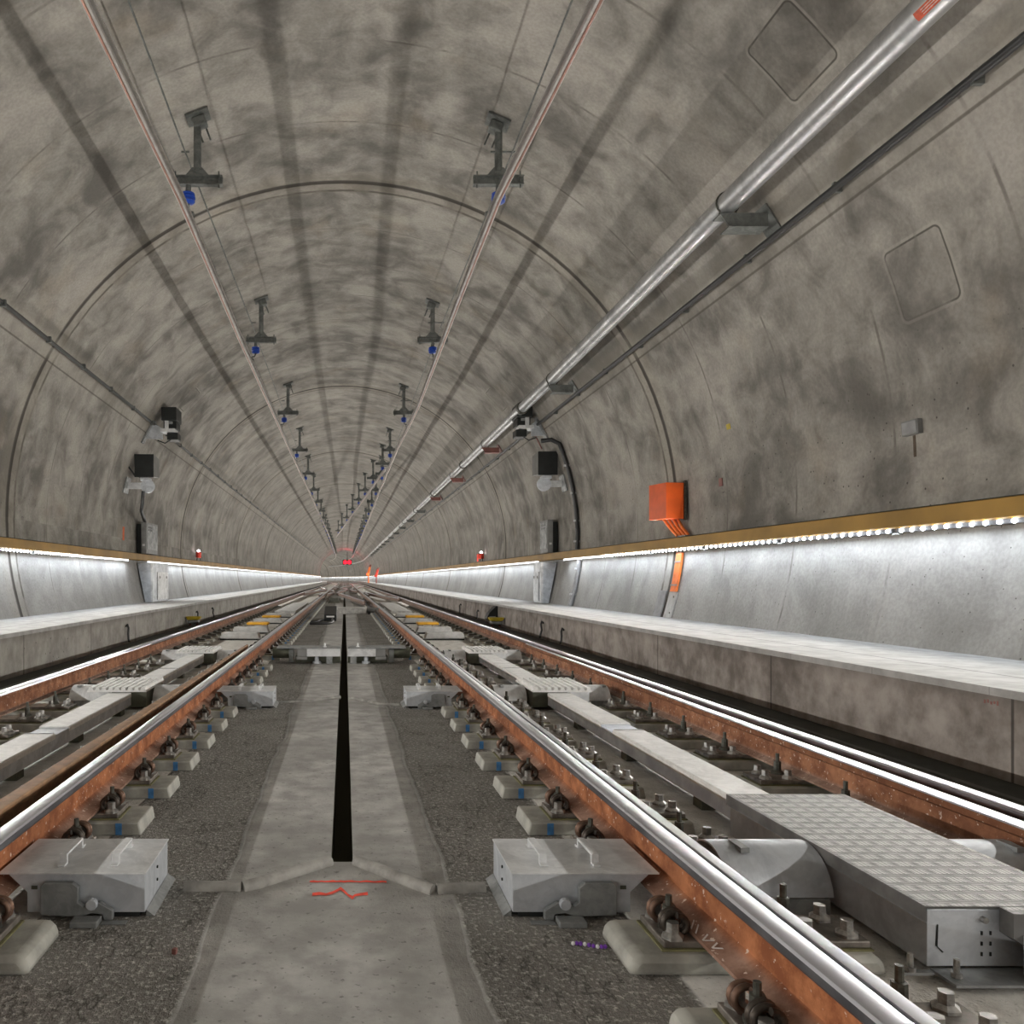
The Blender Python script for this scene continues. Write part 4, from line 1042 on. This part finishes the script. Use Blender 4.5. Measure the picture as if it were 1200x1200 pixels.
# small plates on the wall
def plate_at(u, v, w, h, name, label, mat, th=.035, cat='wall box', extra=None):
    # where the sight line meets the lining on the pipe side
    k = (u - VU) / (VV - v)
    a = k * k + 1; b_ = -2 * (TZ - CZ); c_ = (TZ - CZ) ** 2 - (R - .003) ** 2
    hh = (-b_ + math.sqrt(b_ * b_ - 4 * a * c_)) / (2 * a)
    x = k * hh; y = F * x / (u - VU); x += EX; z = CZ + hh
    return y, z
y, z = plate_at(1078, 501, 0, 0, '', '', None)
t = thing('wall_mount_junction_box', 'small grey junction box with a rusty drip stain on the vault near the handrail', 'junction box')
on_wall('box_body', M['greyp'], y - .10, y + .11, z - .065, z + .065, .004, .045, t)
on_wall('lid', M['greyplate'], y - .085, y + .095, z - .052, z + .052, .0495, .006, t)
on_wall('drip_stain', M['stain'], y + .00, y + .035, z - .26, z - .067, .002, .0012, t, bevel=0)
y, z = plate_at(858, 500, 0, 0, '', '', None)
tag(on_wall('wall_mount_marker', M['mustard'], y - .05, y + .05, z - .035, z + .035, .004, .008), 'tiny dull yellow marker plate high on the vault beside the pipe-side equipment', 'marker plate')
y, z = plate_at(849, 565, 0, 0, '', '', None)
tag(on_wall('wall_mount_marker', M['oxide'], y - .05, y + .05, z - .055, z + .055, .004, .008), 'small brown marker plate on the vault beside the orange hood', 'marker plate')
tag(on_wall('orange_paint_mark', M['mark'], 18.85, 19.0, 2.04, 2.36, .002, .001, s=-1, bevel=0), 'vertical orange sprayed dash above the handrail beside the control cabinet', 'paint mark')
tag(on_wall('red_scribble', M['red'], 4.32, 4.36, .44, .455, 0, .001), 'x', 'paint mark'); bpy.data.objects.remove(bpy.data.objects['red_scribble'])
t = thing('red_scribble', 'faint red scribble on the brown walkway face under its cover slabs', 'paint mark')
for k in range(5):
    MB().box(WX - .0022, WX - .0008, 4.36 + .022 * k, 4.372 + .022 * k, .445 + .006 * (k % 2), .47 - .004 * (k % 3)).build('stroke', M['oxide'], t)
# small lamps sitting on the handrail
for s, y, x in ((-1, 27.8, 5.02), (1, 29.3, 5.03)):
    t = thing('handrail_lamp', 'small red lamp with a white light standing on the handrail ' + SIDEW[s], 'lamp', (s * x, y, 1.759))
    for q in (-.06, .06): MB().cyl((q, 0, 0), (q * .7, 0, .10), .018, 8).build('leg', M['boltd'], t)
    MB().lathe((0, 0, .10), [(.08, 0), (.10, .02), (.10, .17), (.07, .2)], 14).build('lamp_body', M['red'], t, smooth=40)
    MB().lathe((0, 0, .301), [(.03, 0), (.05, .02), (.05, .05), (.02, .075)], 12).build('light_lens', M['whiteglow'], t, smooth=60)
    if s > 0: MB().box(-.16, -.115, -.06, .06, .0, .27).build('side_flag', M['red'], t)
# far signals
for k, (x, y, h, lab) in enumerate(((3.30, 110, 2.5, 'far signal post with orange-red glowing lamp on the pipe-side walkway'), (3.98, 100, 1.95, 'shorter far signal post with dark red head beside the glowing one'))):
    t = thing('signal_post', lab, 'signal', (x, y, WZ + .002))
    MB().cyl((0, 0, 0), (0, 0, h * .45), .10, 10).build('post', M['oxide'] if k else M['orange2'], t)
    MB().prism([(-.28, h * .40), (.10, h * .40), (.32, h * .85), (.05, h * .88)], 'y', -.15, .15).build('signal_head', M['orange2'] if k == 0 else M['red'], t, bevel=.03)
    MB().prism([(.0, h * .885), (.36, h * .86), (.42, h), (.12, h)], 'y', -.15, .15).build('hood_cap', M['oxide'], t, bevel=.03)
    MB().lathe((0, 0, 0), [(.05, -.03), (.16, 0), (.05, .03)], 12).build('lamp_lens', M['orangeglow' if k == 0 else 'red'], t, loc=(-.1, -.20, h * .48))
    COL.objects[-1].rotation_euler = (PI / 2, 0, 0)
t = thing('ceiling_signal_lamp', 'red glowing signal lamps hanging under the vault at the far end', 'signal', (.6, 175, CZ + 3.55))
MB().box(-1.0, 1.0, -.15, .15, -.55, .55).build('signal_head', M['black'], t, bevel=.05)
for q in (-.45, .45):
    MB().lathe((0, 0, 0), [(.05, -.06), (.42, 0), (.05, .06)], 14).build('lamp_lens', M['redglow'], t, loc=(q, -.23, .0)); COL.objects[-1].rotation_euler = (PI / 2, 0, 0)
MB().cyl((0, 0, .46), (0, 0, TZ + R - CZ - 3.55 - .25), .09, 10).build('hanger_rod', M['hang'], t)
# bits along the walkway faces
def hose(label, s, y, z0, z1, bendy=.0, cat='cable'):
    x = s * (WX - .035)
    pts = [(s * (WX - .004), y + .04, z1 - .03), (x, y + .03, z1), (s * (WX - .06), y, z1 - .05), (s * (WX - .055), y - bendy, (z0 + z1) / 2), (s * (WX - .06), y + bendy * .5, z0 + .06), (s * (WX - .075), y, z0)]
    return tag(MB().tube(pts, .018, 8).build('face_cable', M['cable'], smooth=60), label, cat, 'cable ends on the walkway faces')
hose('black cable end on the brown walkway face, the closest to the ribbed box', 1, 12.95, .08, .33)
hose('wavy black cable end with white tie on the pipe-side walkway face', 1, 14.3, .08, .37, .05)
hose('slim distant black cable end beyond the yellow cap on the pipe-side walkway face', 1, 24.4, .08, .36)
hose('reddish-based distant cable end behind the dark wedge on the pipe-side face', 1, 21.2, .08, .30)
hose('black cable end on the grey walkway face before the yellow cap', -1, 13.3, .08, .37)
hose('black cable end just beyond the yellow cap on the grey walkway face', -1, 19.6, .08, .34)
hose('second black cable end beyond the yellow cap on the grey walkway face', -1, 21.9, .08, .34, .05)
for s, y in ((-1, 18.4), (1, 17.9)):
    t = thing('yellow_cap_post', 'mustard yellow capped fitting with orange legs in the gutter ' + SIDEW[s], 'fitting', (s * 3.42, y, .0))
    for q in (-.08, .08): MB().cyl((q, 0, .053), (q, 0, .11), .025, 8).build('leg', M['oxide'], t)
    MB().box(-.13, .13, -.10, .10, .111, .19).build('grey_base', M['galv_d'], t, bevel=.02)
    MB().prism([(-.13, .191), (.13, .191), (.17, .27), (-.17, .27)], 'y', -.12, .12).build('cap', M['mustard'], t, bevel=.02)
t = thing('wall_mount_wedge_box', 'black wedge-shaped box on the pipe-side walkway face behind the yellow cap', 'box', (WX, 18.6, 0))
MB().prism([(-.22, .16), (-.26, .22), (-.20, .34), (-.04, .50), (-.003, .50), (-.003, .16)], 'y', 0, .35).build('housing', M['black'], t, bevel=.01)
MB().box(-.20, -.06, -.006, -.0005, .19, .26).build('opening', M['greyplate'], t)

# ------------------------------------------------------------------ lighting: the LED bars themselves
def area(name, loc, rot, sx, sy, e, col=(.90, .95, 1.0)):
    l = bpy.data.lights.new(name, 'AREA'); l.shape = 'RECTANGLE'; l.size = sx; l.size_y = sy; l.energy = e; l.color = col
    o = bpy.data.objects.new(name, l); COL.objects.link(o); o.location = loc; o.rotation_euler = rot
    return o
E_DOWN, E_IN = 5.0, 21.0     # per metre
segs = [(-24 + 8 * k, 8) for k in range(5)] + [(16, None), (None, 24), (24, 8)] + [(32 + 16 * k, 16) for k in range(17)]
for s in (1, -1):
    gap = (19.0, 21.65) if s < 0 else (18.2, 20.6)
    for y0, L in segs:
        if L is None: L = gap[0] - 16
        elif y0 is None: y0, L = gap[1], 24 - gap[1]
        ym = y0 + L / 2; x = s * 4.985 + bend(ym)
        rz = -math.atan((ym - 160) / 500) if ym > 160 else 0
        area('led_wall_wash', (x + s * .015, ym, 1.542), (0, s * .12, -rz), .02, L, E_DOWN * L, (.84, .915, 1.0))
        area('led_tunnel_light', (x - s * .01, ym, 1.552), (0, s * math.radians(101), -rz), .010, L, E_IN * L, (1.0, .955, .88))
pl = bpy.data.lights.new('signal_glow', 'POINT'); pl.energy = 350; pl.color = (1, .03, .08); pl.shadow_soft_size = .3
po = bpy.data.objects.new('signal_glow', pl); COL.objects.link(po); po.location = (.6, 168, CZ + 4.4)
w = bpy.data.worlds.new('tunnel_air'); bpy.context.scene.world = w; w.use_nodes = True
w.node_tree.nodes['Background'].inputs[0].default_value = (.5, .5, .5, 1); w.node_tree.nodes['Background'].inputs[1].default_value = .05

for _o in COL.objects:
    if 'label' in _o and not 4 <= len(_o['label'].split()) <= 16: print('LABEL', len(_o['label'].split()), _o.name, _o['label'])
# ------------------------------------------------------------------ camera
cam = bpy.data.cameras.new('camera'); co = bpy.data.objects.new('camera', cam); COL.objects.link(co)
co.location = (EX, 0, CZ); co.rotation_euler = (PI / 2, 0, 0)
cam.sensor_width = 36; cam.lens = 36 * F / 1200
cam.shift_x = (600 - VU) / 1200; cam.shift_y = (VV - 600) / 1200
cam.clip_start = .05; cam.clip_end = 600
sc = bpy.context.scene; sc.camera = co
sc.view_settings.view_transform = 'Standard'; sc.view_settings.look = 'None'
sc.view_settings.exposure = 0.0
sc.cycles.max_bounces = 8; sc.cycles.diffuse_bounces = 5; sc.cycles.glossy_bounces = 4
sc.cycles.sample_clamp_indirect = 4.0
sc.cycles.use_denoising = True
